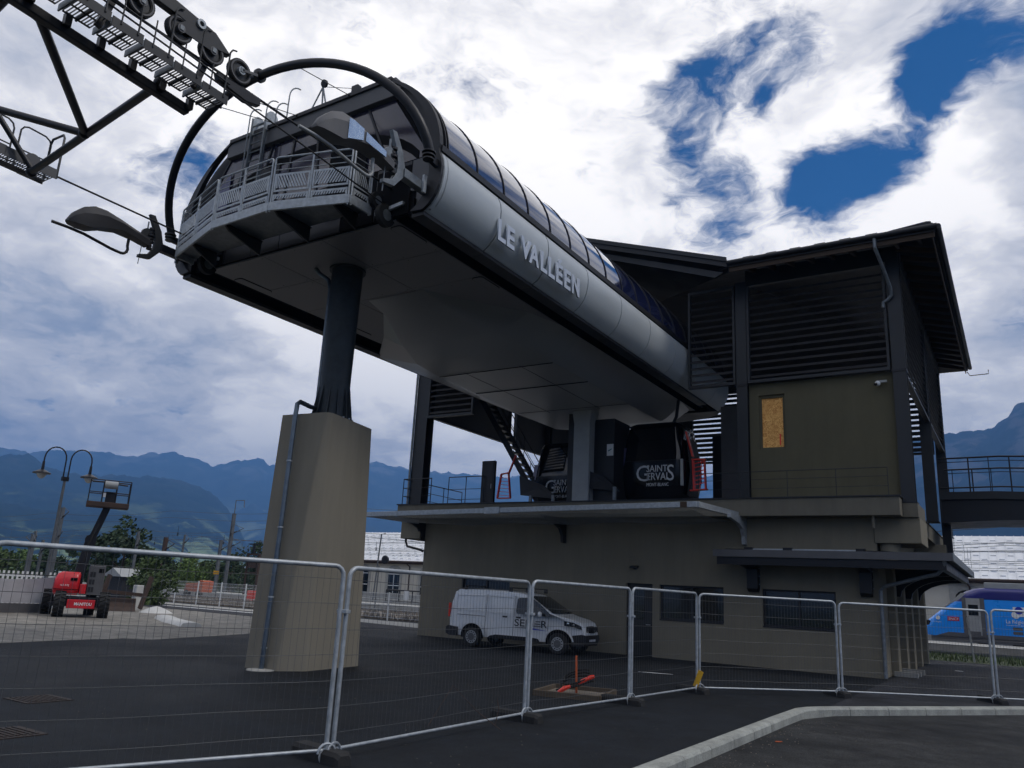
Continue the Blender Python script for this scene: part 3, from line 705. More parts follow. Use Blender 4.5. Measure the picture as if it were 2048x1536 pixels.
def rounded(poly, z, r=.04):
    out = []; n = len(poly)
    for i in range(n):
        p = Vector((*poly[i], z)); a = Vector((*poly[i-1], z)); b = Vector((*poly[(i+1) % n], z))
        da = (a-p).normalized(); db = (b-p).normalized()
        out += [p+da*r, p+(da+db)*r*.29, p+db*r]
    return out
for i in range(9):
    f = i/8; rings.append(rounded([(a[0]*(1-f)+b[0]*f, a[1]*(1-f)+b[1]*f) for a, b in zip(pb, pt)], (PT-.01)*f-.02*(i == 0), .035))
m.loft(rings)
tag(m.build('concrete_pier', PIER, ang=60), 'tall taupe rendered concrete pier standing on the asphalt under the steel column', 'pier')
PIPE_ = M('dull_zinc_pipe', (.12, .15, .18), .38, .7, .25, 4)
dp = thing('downpipe', 'thin zinc downpipe running down the column and the front of the concrete pier', 'downpipe', (-13.72, 12.02, 0))
MB().tube([(-13.72, 12.0, .02), (-13.72, 12.0, .45), (-13.80, 12.12, 3.0), (-13.86, 12.20, 5.55), (-13.90, 12.25, 5.85), (-13.98, 12.4, 5.95), (-14.08, 12.84, 5.93), (-14.17, 13.06, 5.97), (-14.21, 13.15, 6.15), (-14.23, 13.16, 9.1), (-14.29, 13.12, 9.35), (-14.50, 12.98, 9.52), (-14.62, 12.95, 9.66)], .055, 12).build('pipe', PIPE_, dp)
for z in (.45, 1.5, 3.0, 4.5):
    f = z/5.55; MB().disc((-13.72-.14*f, 12.0+.2*f, z), (0, .02, 1), .066, .03, 14).build('pipe_clip', GALV, dp)
MB().lathe((-13.72, 11.98, .0), [(.30, 0), (.29, .02), (.1, .03)], 18).build('mortar_pad', CONC, dp)

# ---------------------------------------------------------------- maintenance platform
pl = thing('maintenance_platform', 'galvanised maintenance platform with slotted guard panels across the front of the station hood', 'platform', (CX, 11.0, 10.0))
PX = [(-17.75, 11.55), (-17.75, 11.02), (-15.42, 10.36), (-13.45, 10.34), (-11.52, 10.90), (-11.50, 11.55)]
ZD = 10.0
MB().prism([(x, y, ZD-.04) for x, y in PX], (0, 0, .04)).build('deck', GALV_OLD, pl, smooth=False)
for (a, b) in zip(PX, PX[1:]):
    MB().bar((*a, ZD-.10), (*b, ZD-.10), .05, .20).build('edge_beam', GALV, pl, smooth=False, bevel=.008)
for x in (-16.9, -15.2, -13.5, -12.0):
    yy = 10.40+.22*max(0, abs(x+14.3)-1.0)
    bm_ = MB().prism([(x, yy+.1, ZD-.06), (x, 11.6, ZD-.06), (x, 11.6, ZD-.42), (x, yy+.25, ZD-.18)], (.05, 0, 0)).build('support_beam', DARK_STEEL, pl, smooth=False)
    MB().box(x-.05, x+.10, yy+.2, 11.6, ZD-.075, ZD-.055).build('top_flange', DARK_STEEL, bm_, smooth=False)
def slat_panel(p, q, z0, z1, pitch, lean, n):
    p = Vector((*p, 0)); q = Vector((*q, 0)); d = (q-p); Ln = d.length; d.normalize(); m = MB()
    up = Vector((0, 0, 1))
    def at(u, z): return p+d*u+up*z
    fr = .045
    for (a, b) in ((at(0, z0), at(Ln, z0)), (at(0, z1), at(Ln, z1))):
        m.bar(a+up*(fr/2 if a.z == z0 else -fr/2), b+up*(fr/2 if a.z == z0 else -fr/2), .012, fr)
    for u in (fr/2, Ln-fr/2): m.bar(at(u, z0), at(u, z1), fr, .012, up=(0,0,1)) if False else m.prism([at(u-fr/2, z0), at(u+fr/2, z0), at(u+fr/2, z1), at(u-fr/2, z1)], d.cross(up)*.012)
    H_ = z1-z0-2*fr; w = pitch*.58; k = -lean
    u = -abs(lean)
    while u < Ln:
        a0, a1 = u, u+w; b0, b1 = u+lean, u+w+lean
        quad = [(a0, z0+fr), (a1, z0+fr), (b1, z1-fr), (b0, z1-fr)]
        cl = [(min(max(x, fr), Ln-fr), z) for x, z in quad]
        if abs(cl[1][0]-cl[0][0])+abs(cl[2][0]-cl[3][0]) > .01:
            m.prism([at(x, z) for x, z in cl], d.cross(up)*.006)
        u += pitch
    return m
def rail_unit(a, b, nposts=1, lean=.16):
    a = Vector((*a, 0)); b = Vector((*b, 0)); d = (b-a).normalized(); Ln = (b-a).length; z0, z1 = ZD+.02, ZD+1.12; r = .06
    pa = a+d*.04; pb_ = b-d*.04
    loop = [pa+V(0,0,z0-.25), pa+V(0,0,z1-r)]+[pa+d*(r-r*math.cos(R(t)))+V(0,0,z1-r+r*math.sin(R(t))) for t in (30, 60, 90)]
    loop += [pb_-d*(r-r*math.cos(R(t)))+V(0,0,z1-r+r*math.sin(R(t))) for t in (90, 60, 30)]+[pb_+V(0,0,z1-r), pb_+V(0,0,z0-.25)]
    rl = MB().tube(loop, .021, 8).build('rail_frame', GALV, pl)
    for h in (.80, .95):
        MB().tube([pa+V(0,0,ZD+h), pb_+V(0,0,ZD+h)], .011, 6).build('mid_rail', GALV, rl)
    n = nposts+1
    for k in range(1, n):
        c_ = pa+(pb_-pa)*k/n; MB().bar(c_+V(0,0,z0-.2), c_+V(0,0,z1), .03, .045, up=d).build('rail_post', GALV, rl, smooth=False)
    for k in range(n):
        u0 = pa+(pb_-pa)*k/n+d*.035; u1 = pa+(pb_-pa)*(k+1)/n-d*.035
        slat_panel(u0.xy, u1.xy, ZD+.30, ZD+.70, .072, lean if k % 2 else -lean, 0).build('slotted_panel', GALV, rl, smooth=False)
        slat_panel(u0.xy, u1.xy, ZD+.03, ZD+.19, .066, .03, 0).build('slotted_toe_board', GALV, rl, smooth=False)
rail_unit(PX[1], PX[2]); rail_unit(PX[2], PX[3]); rail_unit(PX[3], PX[4]); rail_unit(PX[4], (PX[5][0], PX[5][1]-.02), 0); rail_unit((PX[0][0], PX[0][1]-.02), PX[1], 0)

# ---------------------------------------------------------------- rope guides in front of both mouths
def rope_guide(s, label, bright):
    gx = CX+s*4.10
    g = thing('rope_guide', label, 'rope guide', (gx, 10.0, 9.6), 'trumpet rope guides at the station mouths')
    w = .19
    # arched cowl
    rings = []
    for y, zb, zt_, ww in ((8.46, 9.80, 9.86, .08), (8.56, 9.78, 10.06, .16), (8.75, 9.78, 10.27, .20), (9.0, 9.80, 10.40, .21), (9.3, 9.95, 10.42, .21), (9.7, 10.06, 10.36, .19), (10.1, 10.04, 10.28, .15), (10.5, 9.98, 10.22, .12)):
        rings.append([(gx-ww, y, zb), (gx-ww, y, zb+(zt_-zb)*.62), (gx-ww*.45, y, zt_), (gx+ww*.45, y, zt_), (gx+ww, y, zb+(zt_-zb)*.62), (gx+ww, y, zb)])
    MB().loft(rings).build('cowl', GREY_D if bright else CHAR, g, ang=28)
    if bright:
        MB().prism([(gx+.215, 9.08, 9.86), (gx+.215, 9.48, 10.03), (gx+.212, 9.48, 10.27), (gx+.214, 9.2, 10.30), (gx+.214, 9.08, 10.28)], (.012, 0, 0)).build('cover_plate', MIRROR_PLATE, g, smooth=False)
        MB().prism([(gx+.20, 9.56, 10.06), (gx+.165, 10.18, 10.06), (gx+.165, 10.18, 10.18), (gx+.20, 9.56, 10.26)], (.012, 0, 0)).build('cover_plate', MIRROR_PLATE, g, smooth=False)
    pts = [(gx-.05, 8.16, 9.66), (gx, 8.5, 9.655), (gx, 8.9, 9.65), (gx, 9.6, 9.56), (gx, 9.86, 9.55)]
    pts += [(gx, 9.86+.16*math.sin(R(a)), 9.71-.16*math.cos(R(a))) for a in (30, 60, 90, 120)] + [(gx, 10.0, 9.98)]
    MB().tube(pts, .036, 10).build('guide_pipe', GREY_L if bright else BLACK_STEEL, g)
    # C-shaped clamp plate with springs, then the box arm back to the hood
    cpl = [(10.42+.0, 10.86), (10.56, 10.88), (10.80, 10.52), (10.90, 10.20), (10.86, 9.98), (10.62, 9.68), (10.30, 9.62), (10.30, 9.70), (10.55, 9.80), (10.66, 10.0), (10.68, 10.22), (10.6, 10.5)]
    MB().prism([(gx-.05, y, z) for y, z in cpl], (.10, 0, 0)).build('clamp_plate', GALV_OLD if bright else DARK_STEEL, g, smooth=False, bevel=.006)
    MB().box(gx-.09, gx+.09, 10.86, 11.75, 10.0, 10.20).build('arm', GALV_OLD if bright else BLACK_STEEL, g, smooth=False, bevel=.01)
    m = MB()
    for k in range(7): m.disc((gx+.02*(-1)**k, 10.55, 9.95+.09*k), (0, 0, 1), .10-.01*abs(k-3), .05, 10)
    m.build('spring_pack', BLACK_STEEL, g)
    MB().disc((gx, 10.46, 10.3), (1, 0, 0), .17, .06, 18).build('guide_disc', GALV_OLD if bright else DARK_STEEL, g)
    MB().tube([(gx, 10.36, 10.05), (gx, 10.34, 9.45)], .012, 6).build('spring_rod', GALV_OLD, g)
    MB().tube([(gx, 10.44, 10.66), (gx, 10.44, 10.4)], .022, 6).build('spring_rod', GALV_OLD, g)
    MB().bar((gx+s*.12, 11.45, 10.32), (gx+s*.12, 11.45, 9.92), .05, .09).build('end_bracket', GALV, g, smooth=False)
    return g
rope_guide(1, 'rope guide with bright plates and galvanised clamp beside the lettered side panel', True)
rope_guide(-1, 'dark trumpet rope guide sticking into open sky at the hood edge without letters', False)
# ---------------------------------------------------------------- haul ropes and line tower
ZR = 10.42
for x, lab in ((CX+3.05, 'dark haul rope running under the sheaves to the mouth beside the letters'), (CX-3.45, 'dark haul rope running free across the sky to the mouth farther from the letters')):
    tag(MB().tube([(x, y, ZR+(.0 if y > 3 else (3-y)*.02)) for y in (-30, -10, 3, 6, 11.9)], .024, 8).build('haul_rope', BLACK_STEEL, loc=(x, 3, ZR)), lab, 'rope', 'haul ropes')
tw = thing('line_tower', 'dark tubular line tower crossarm with stepped grating catwalks, reaching in above the fence', 'lift tower', (CX, 2.6, 0))
ZB = 9.92
MB().lathe((CX, 2.6, 0), [(.75, 0), (.70, .4), (.55, 9.4), (.55, 9.9)], 28).build('mast', COLUMN, tw)
MB().box(CX-.35, CX+.35, 2.3, 4.3, ZB-.25, ZB+.05).build('head_beam', BLACK_STEEL, tw, smooth=False)
def tb(p, q, r=.07, name='brace_tube'): return MB().tube([p, q], r, 12).build(name, BLACK_STEEL, tw, ang=60)
XR, XL = CX+2.50, CX-2.72
tb((XR, 6.42, ZB+.02), (XL-.2, 7.0, ZB+.06), .075, 'crossarm_tube')
tb((CX-.28, 6.70, ZB+.04), (XR-.12, 4.46, ZB), .075)
tb((CX-.28, 6.70, ZB+.04), (XL-.3, 5.6, ZB+1.0), .075); tb((CX, 4.2, ZB-.1), (XR, 4.0, ZB), .08); tb((CX, 4.2, ZB-.1), (XL-.2, 4.4, ZB), .08)
tb((XL-.1, 7.02, ZB+.05), (XL-.55, 5.9, ZB+1.55), .06)
for p in ((CX-.28, 6.68, ZB+.04), (XR, 6.42, ZB+.02), (XL-.15, 7.0, ZB+.06), (XR-.12, 4.46, ZB)):
    MB().sphere(p, .11, 12, 8).build('node', BLACK_STEEL, tw)
# catwalk on the lettered side: stringer and stepped gratings
MB().bar((XR-.05, 1.6, ZB+.06), (XR-.05, 7.02, ZB-.14), .16, .16).build('stringer', BLACK_STEEL, tw, smooth=False, bevel=.02)
def grating(m, x0, x1, y0, y1, z, pitch=.045, th=.006, h=.03, cross=True):
    n = int((y1-y0)/pitch)
    for k in range(n+1):
        y = y0+(y1-y0)*k/n; m.box(x0, x1, y-th/2, y+th/2, z, z+h)
    if cross:
        for x in (x0, (x0+x1)/2, x1): m.box(x-.008, x+.008, y0, y1, z-.002, z+h-.004)
for k in range(8):
    y = 3.0+.545*k; z = ZB+.22-.034*k
    m = MB(); grating(m, XR+.12, XR+.62, y+.03, y+.46, z)
    sg = m.build('step_grating', GALV_OLD if False else DARK_STEEL, tw, smooth=False, weld=False, recalc=False)
    MB().box(XR+.62, XR+.635, y-.02, y+.50, z-.05, z+.12).build('side_plate', DARK_STEEL, sg, smooth=False)
    MB().box(XR+.10, XR+.62, y-.03, y-.005, z-.03, z+.09).build('riser_plate', GALV_OLD, sg, smooth=False)
    MB().box(XR+.10, XR+.62, y+.235, y+.265, z-.02, z+.04).build('bearer', DARK_STEEL, sg, smooth=False)
    MB().box(XR+.02, XR+.12, y+.1, y+.2, z-.16, z+.04).build('step_bracket', BLACK_STEEL, sg, smooth=False)
    MB().tube([(XR+.64, y+.40, z+.05), (XR+.64, y+.40, z+.95), (XR+.64, y+.44, z+1.03), (XR+.64, y+.52, z+1.06)], .017, 6).build('handrail_post', DARK_STEEL, sg)
    MB().tube([(XR+.64, y+.12, z+.05), (XR+.64, y+.12, z+.55)], .014, 6).build('handrail_post', DARK_STEEL, sg)
MB().tube([(XR+.64, 2.6, ZB+.62), (XR+.64, 7.3, ZB+.34)], .017, 8).build('handrail', DARK_STEEL, tw)
MB().tube([(XR+.60, 2.6, ZB+.50), (XR+.58, 11.6, ZB+.02)], .016, 8).build('signal_cable', BLACK_STEEL, tw)
# catwalk of the other side
for k in range(5):
    y = 4.9+.54*k; z = ZB+.36-.01*k
    m = MB(); grating(m, XL-.95, XL-.38, y+.02, y+.52, z, .05)
    sg = m.build('step_grating', DARK_STEEL, tw, smooth=False, weld=False, recalc=False)
    MB().box(XL-.38, XL-.36, y-.01, y+.54, z-.06, z+.16).build('side_plate', GREY_D, sg, smooth=False)
    MB().box(XL-.97, XL-.955, y-.01, y+.54, z-.04, z+.08).build('side_plate', DARK_STEEL, sg, smooth=False)
for k in range(4):
    y0 = 4.55+.80*k; y1 = y0+.66; z = ZB+.36; x = XL-.97
    pts = [(x, y0, z), (x, y0, z+.95), (x, y0+.05, z+1.04), (x, y0+.14, z+1.08), (x, y1-.14, z+1.06), (x, y1-.04, z+1.0), (x, y1, z+.9), (x, y1, z)]
    MB().tube(pts, .02, 7).build('guard_rail', DARK_STEEL, tw)
    MB().tube([(x, y0, z+.5), (x, y1, z+.5)], .016, 6).build('guard_mid_rail', DARK_STEEL, tw)
y1 = 7.60
MB().tube([(XL-.97, y1, ZB+.36), (XL-.97, y1, ZB+1.28), (XL-.90, y1, ZB+1.40), (XL-.45, y1, ZB+1.38), (XL-.38, y1, ZB+1.28), (XL-.38, y1, ZB+.28)], .026, 8).build('guard_rail', DARK_STEEL, tw)
MB().tube([(XL-.97, y1, ZB+.82), (XL-.38, y1, ZB+.82)], .018, 6).build('guard_mid_rail', DARK_STEEL, tw)
MB().disc((XL-.34, 7.05, ZB+.40), (1, 0, 0), .17, .05, 18).build('end_bracket', GREY_D, tw)
MB().bar((XL-.67, 4.6, ZB+.24), (XL-.67, 7.3, ZB+.22), .08, .09).build('stringer', BLACK_STEEL, tw, smooth=False)

sh_ = thing('sheave_train', 'row of dark rubber rimmed sheaves pressing on the haul rope above the stepped catwalk', 'sheaves', (CX+3.05, 5.6, ZR))
XS = CX+3.05
for k, y in enumerate((3.42, 4.06, 4.92, 5.56, 6.26, 6.90, 7.50)):
    w = MB().disc((XS, y, ZR+.255), (1, 0, 0), .235, .10, 32, ri=.16).build('sheave', RUBBER, sh_)
    MB().disc((XS, y, ZR+.255), (1, 0, 0), .16, .05, 28).build('wheel_disc', DARK_STEEL, w)
    MB().disc((XS+.055, y, ZR+.255), (1, 0, 0), .215, .012, 32, ri=.185).build('rim', GREY_D, w)
    MB().disc((XS+.05, y, ZR+.255), (1, 0, 0), .075, .09, 14, ri=.035).build('bearing_ring', GALV if k == 6 else GREY_D, w)
    MB().box(XS+.09, XS+.11, y-.035, y+.035, ZR+.22, ZR+.30).build('axle_plate', GALV_OLD, w, smooth=False)
for y in (3.74, 5.24, 6.58):
    MB().prism([(XS+.07, y-.34, ZR+.22), (XS+.07, y+.34, ZR+.22), (XS+.07, y+.40, ZR+.30), (XS+.07, y+.1, ZR+.60), (XS+.07, y-.1, ZR+.60), (XS+.07, y-.40, ZR+.30)], (.02, 0, 0)).build('rocker_plate', DARK_STEEL, sh_, smooth=False)
MB().prism([(XS-.07, 2.6, ZR+.62), (XS-.07, 5.3, ZR+.78), (XS-.07, 6.9, ZR+.62), (XS-.07, 7.25, ZR+.40), (XS-.07, 7.0, ZR+.34), (XS-.07, 6.2, ZR+.46), (XS-.07, 4.6, ZR+.50), (XS-.07, 2.6, ZR+.42)], (.14, 0, 0)).build('main_beam', DARK_STEEL, sh_, smooth=False, bevel=.01)
MB().disc((XS+.10, 6.58, ZR+.56), (1, 0, 0), .085, .05, 20, ri=.045).build('pivot_ring', GALV, sh_)
MB().prism([(XS-.06, 7.05, ZR-.05), (XS-.06, 8.0, ZR-.02), (XS-.06, 8.0, ZR-.16), (XS-.06, 7.7, ZR-.24), (XS-.06, 7.1, ZR-.18)], (.12, 0, 0)).build('rope_catcher', BLACK_STEEL, sh_, smooth=False, bevel=.01)
MB().bar((XS+.1, 7.50, ZR+.26), (XS+.1, 7.82, ZR+.36), .02, .05).build('end_fin', GREY_D, sh_, smooth=False)
for y in (5.05, 6.75): MB().bar((XS-.1, y, ZR-.5), (XS-.1, y+.25, ZR+.5), .08, .10).build('hanger_plate', BLACK_STEEL, sh_, smooth=False)
# ---------------------------------------------------------------- station building
bd = thing('station_building', 'taupe and black gondola station building with louvred upper storey and dark hipped roof', 'building', (-12.4, 31, 0))
YF, YB = 26.35, 37.6
WX0, WX1 = -21.1, -3.65
WINS = [(-19.04, -16.75, 1.26, 2.41), (-10.62, -8.38, 1.26, 2.41), (-7.12, -4.89, 1.26, 2.41)]
DOOR = (-11.86, -10.88, 0.0, 2.42)
MB().wall(WX0, WX1, -.1, 4.66, YF, YF+.35, WINS+[(DOOR[0], DOOR[1], -.2, DOOR[3])]).build('front_wall', RENDER, bd, smooth=False)
MB().box(WX0, WX0+.35, YF+.35, YB, -.1, 4.66).build('side_wall', RENDER, bd, smooth=False)
MB().box(WX1-.35, WX1, YF+.35, YB, -.1, 4.66).build('side_wall', RENDER, bd, smooth=False)
MB().box(WX0+.35, WX1-.35, YB-.35, YB, -.1, 4.66).build('rear_wall', RENDER, bd, smooth=False)
for (x0, x1, z0, z1) in WINS:
    w = MB().box(x0+.005, x1-.005, YF+.16, YF+.18, z0+.005, z1-.005).build('window', GLASS_D, bd, smooth=False)
    f = MB()
    for a in ((x0, x0+.06, z0, z1), (x1-.06, x1, z0, z1), (x0+.06, x1-.06, z0, z0+.06), (x0+.06, x1-.06, z1-.06, z1), ((x0+x1)/2-.03, (x0+x1)/2+.03, z0+.06, z1-.06)):
        f.box(a[0], a[1], YF+.11, YF+.165, a[2], a[3])
    f.build('frame', CHAR, w, smooth=False)
    MB().box(x0+.01, x1-.01, YF-.025, YF+.12, z0-.035, z0+.004).build('sill', CHAR, w, smooth=False)
    bl = MB()
    for k in range(16): bl.box(x0+.10+(x1-x0-.2)*k/16, x0+.10+(x1-x0-.2)*(k+.55)/16, YF+.20, YF+.215, z0+.05, z1-.1)
    bl.build('blind', GREY_D, w, smooth=False)
d = MB().box(DOOR[0]+.03, DOOR[1]-.03, YF+.14, YF+.19, .01, 2.36).build('door', DARK_STEEL, bd, smooth=False)
f = MB(); f.box(DOOR[0], DOOR[0]+.05, YF+.10, YF+.2, 0, 2.42); f.box(DOOR[1]-.05, DOOR[1], YF+.10, YF+.2, 0, 2.42); f.box(DOOR[0]+.05, DOOR[1]-.05, YF+.10, YF+.2, 2.37, 2.42)
f.build('door_frame', CHAR, d, smooth=False)
MB().tube([(DOOR[1]-.13, YF+.14, 1.04), (DOOR[1]-.13, YF+.08, 1.04), (DOOR[1]-.26, YF+.08, 1.04)], .011, 7).build('handle', GALV, d)
MB().box(DOOR[0]+.12, DOOR[1]-.35, YF+.132, YF+.142, 1.2, 2.2).build('door_pane', GLASS_D, d, smooth=False)
# slab band, corbels
MB().box(-22.1, -2.86, 25.6, 41.2, 4.665, 5.22).build('floor_slab', SLAB_M, bd, smooth=False, bevel=.01)
MB().box(-22.14, -2.83, 25.56, 41.2, 5.222, 5.262).build('slab_edge_flashing', CHAR, bd, smooth=False)
MB().box(-3.70, -2.42, 26.30, 28.2, 3.90, 4.66).build('corbel_beam', RENDER, bd, smooth=False, bevel=.02)
MB().box(-2.86+.004, -2.44, 26.20, 28.2, 4.664, 5.09).build('corbel_upstand', SLAB_M, bd, smooth=False, bevel=.01)
MB().box(-22.15, -21.10, 26.0, 27.6, 3.86, 4.66).build('corbel_beam', RENDER, bd, smooth=False, bevel=.02)
MB().box(-3.649, -2.5, 36.5, 38.0, 3.90, 4.66).build('corbel_beam', RENDER, bd, smooth=False, bevel=.02)
MB().cyl((-4.62+1.3, 26.7, 3.55), (-4.62+1.3, 26.7, 3.9), .30, 20).build('corbel_drum', RENDER, bd)
MB().tube([(-3.62, 25.75, 4.30), (-3.62, 25.75, 4.67)], .045, 10).build('spout', SLAB_M, bd)
# street side wall: piers, and dark panels painting the shade of openings
for y0, y1 in ((28.6, 29.5), (30.9, 31.6), (32.9, 33.6)):
    MB().box(WX1-.02, WX1+.02, y0, y1, 0.0, 2.5).build('opening_shade_panel', VOID, bd, smooth=False)
for y in (28.0, 30.2, 32.2, 34.3, 36.6):
    MB().box(WX1+.002, WX1+.22, y-.15, y+.35, 0, 3.25).build('pilaster', RENDER, bd, smooth=False, bevel=.015)
for y in (27.6, 28.4, 29.4): MB().box(WX1+.1, WX1+.75, y, y+.12, .02, .16).build('ground_step', CONC, bd, smooth=False)
# steel frame of the upper storey
COLS = [(-22.10, -21.45, 26.28, 26.78), (-7.80, -7.43, 26.28, 26.60), (-2.875, -2.49, 26.24, 26.64), (-21.95, -21.55, 37.2, 37.6), (-2.875, -2.49, 33.6, 34.0), (-21.95, -21.55, 40.4, 40.8), (-2.875, -2.49, 40.4, 40.8), (-15.0, -14.6, 40.4, 40.8), (-8.9, -8.5, 40.4, 40.8)]
for k, (x0, x1, y0, y1) in enumerate(COLS):
    m = MB(); z0 = 5.266 if k != 2 else 5.09; z1 = 13.05
    m.box(x0, x1, y0, y0+.03, z0, z1); m.box(x0, x1, y1-.03, y1, z0, z1); m.box((x0+x1)/2-.02, (x0+x1)/2+.02, y0+.03, y1-.03, z0, z1)
    c_ = m.build('steel_post', DARK_STEEL, bd, smooth=False)
    MB().box(x0-.05, x1+.05, y0-.05, y1+.05, z0, z0+.03).build('base_plate', BLACK_STEEL, c_, smooth=False)
    MB().box(x0-.015, x1+.015, y0-.015, y1+.015, 9.20, 9.28).build('splice_plate', BLACK_STEEL, c_, smooth=False) if k in (1, 2) else None
# louvre panels: frame with separate slats
def louvre(x0, x1, y0, y1, z0, z1, pitch, along='x', dz=.055):
    m = MB(); fr = .10
    def bx(a, b, c_, d_):
        if along == 'x': m.box(a, b, y0, y1, c_, d_)
        else: m.box(x0, x1, a, b, c_, d_)
    lo, hi = (x0, x1) if along == 'x' else (y0, y1)
    bx(lo, hi, z0, z0+fr); bx(lo, hi, z1-fr, z1); bx(lo, lo+fr*.8, z0+fr, z1-fr); bx(hi-fr*.8, hi, z0+fr, z1-fr)
    p = m.build('louvre_panel', DARK_STEEL, bd, smooth=False)
    n = int((z1-z0-2*fr)/pitch); z = z0+fr+pitch*.5; first = None
    for k in range(n):
        if first is None:
            s = MB()
            if along == 'x':
                s.prism([(lo+.09, y0+.01, z-dz), (lo+.09, y0+.035, z-dz), (lo+.09, y0+.13, z+dz), (lo+.09, y0+.105, z+dz)], (hi-lo-.18, 0, 0))
            else:
                q = x1 if x0 > -12 else x0; sg = -1 if x0 > -12 else 1
                s.prism([(q+sg*.01, lo+.09, z-dz), (q+sg*.035, lo+.09, z-dz), (q+sg*.13, lo+.09, z+dz), (q+sg*.105, lo+.09, z+dz)], (0, hi-lo-.18, 0))
            first = s.build('slat', GREY_SLAT, p, smooth=False)
        else: copy_part(first, (0, 0, k*pitch))
    return p
GREY_SLAT = M('slat_grey_black', (.030, .030, .033), .55, .1, .12, 1.5)
louvre(-7.40, -2.93, 26.24, 26.42, 9.28, 12.95, .252)
louvre(-9.53, -7.82, 26.24, 26.42, 9.28, 12.95, .252)
louvre(-21.44, -19.0, 26.24, 26.42, 9.10, 12.95, .252)
louvre(-2.68, -2.50, 26.7, 33.55, 9.1, 12.95, .252, along='y', dz=.07)
louvre(-2.68, -2.50, 34.05, 40.35, 9.1, 12.95, .252, along='y')
louvre(-21.9, -21.72, 26.85, 33.55, 9.28, 12.95, .252, along='y', dz=.125)
louvre(-21.9, -21.72, 34.05, 40.35, 9.28, 12.95, .252, along='y', dz=.125)
for x0, x1 in ((-21.5, -15.05), (-14.55, -8.95), (-8.45, -2.93)):
    louvre(x0, x1, 40.5, 40.68, 9.1, 12.95, .26, dz=.098)
# interior: floor finish, dark ceiling deck, inner rooms
MB().box(-21.4, -2.95, 26.2, 41, 5.264, 5.29).build('platform_floor', CONC, bd, smooth=False)
MB().box(-9.3, -8.35, 29.2, 29.4, 5.29, 9.28).build('inner_wall', GREY_D, bd, smooth=False)
# rendered infill wall with the boarded opening
OX = (-7.10, -6.24, 6.98, 8.86)
MB().wall(-7.42, -2.885, 5.266, 9.27, 26.45, 26.75, [OX]).build('infill_wall', RENDER_UP, bd, smooth=False)
MB().box(-7.43, -7.20, 26.76, 33.5, 5.27, 9.27).build('infill_return', RENDER_UP, bd, smooth=False)
bo = MB().box(OX[0]+.06, OX[1]-.06, 26.56, 26.58, OX[2]+.05, OX[3]-.06).build('boarded_opening', OSB, bd, smooth=False)
fr = MB()
for a in ((OX[0], OX[0]+.08, OX[2], OX[3]), (OX[1]-.08, OX[1], OX[2], OX[3]), (OX[0]+.08, OX[1]-.08, OX[2], OX[2]+.07), (OX[0]+.08, OX[1]-.08, OX[3]-.10, OX[3])): fr.box(a[0], a[1], 26.52, 26.60, a[2], a[3])
fr.build('frame', RENDER_UP, bo, smooth=False)
MB().box(-6.46, -6.42, 26.553, 26.56, 7.12, 7.5).build('paint_mark', RED, bo, smooth=False)
# roof
def roof_slab(pts, th, name, mat):
    return MB().prism(pts, (0, 0, -th)).build(name, mat, bd, smooth=False)
RE = 13.30; FE = 24.9; RX = -1.30
ridge = 15.9
roof_slab([(-7.66, FE, RE), (RX, FE, RE), (-9.2, 33, ridge), (-14.3, 33, ridge)], .20, 'roof_plane', CHAR)
roof_slab([(RX+.001, FE, RE-.002), (RX+.001, 41.2, RE-.002), (-9.2, 33, ridge-.002)], .20, 'roof_plane', CHAR)
roof_slab([(RX, 41.2, RE-.004), (-23, 41.2, RE-.004), (-19.4, 33, ridge), (-9.2, 33, ridge)], .20, 'roof_plane', CHAR)
roof_slab([(-20.9, FE, RE), (-14.3, 33, ridge), (-19.4, 33, ridge), (-23, FE, RE)], .20, 'roof_plane', CHAR)
roof_slab([(-23.001, FE, RE-.003), (-19.4, 33, ridge-.003), (-23.001, 41.2, RE-.003)], .20, 'roof_plane', CHAR)
GZ = 15.62
roof_slab([(-7.62, FE-.06, RE+.02), (-14.3, FE-.06, GZ), (-14.3, 33.2, GZ), (-7.62, FE+.5, RE+.02)], .16, 'gable_plane', CHAR)
roof_slab([(-20.98, FE-.06, RE+.02), (-14.3, FE-.06, GZ), (-14.3, 33.2, GZ), (-20.98, FE+.5, RE+.02)], .16, 'gable_plane', CHAR)
for s in (1, -1):      # verge boards in two steps
    a = (-14.3+s*6.68, FE-.10, RE+.06); b = (-14.3, FE-.10, GZ+.04)
    MB().prism([a, b, (b[0], b[1], b[2]-.30), (a[0], a[1], a[2]-.28)], (0, .05, 0)).build('verge_board', CHAR, bd, smooth=False)
    MB().prism([(a[0], a[1]-.05, a[2]+.06), (b[0], b[1]-.05, b[2]+.06), (b[0], b[1]-.05, b[2]-.10), (a[0], a[1]-.05, a[2]-.10)], (0, .05, 0)).build('verge_cap', DARK_STEEL, bd, smooth=False)
    MB().prism([(a[0]-s*.2, a[1]+.25, a[2]-.36), (b[0], b[1]+.25, b[2]-.36), (b[0], b[1]+.25, b[2]-.56), (a[0]-s*.5, a[1]+.25, a[2]-.50)], (0, .10, 0)).build('verge_purlin', DARK_STEEL, bd, smooth=False)
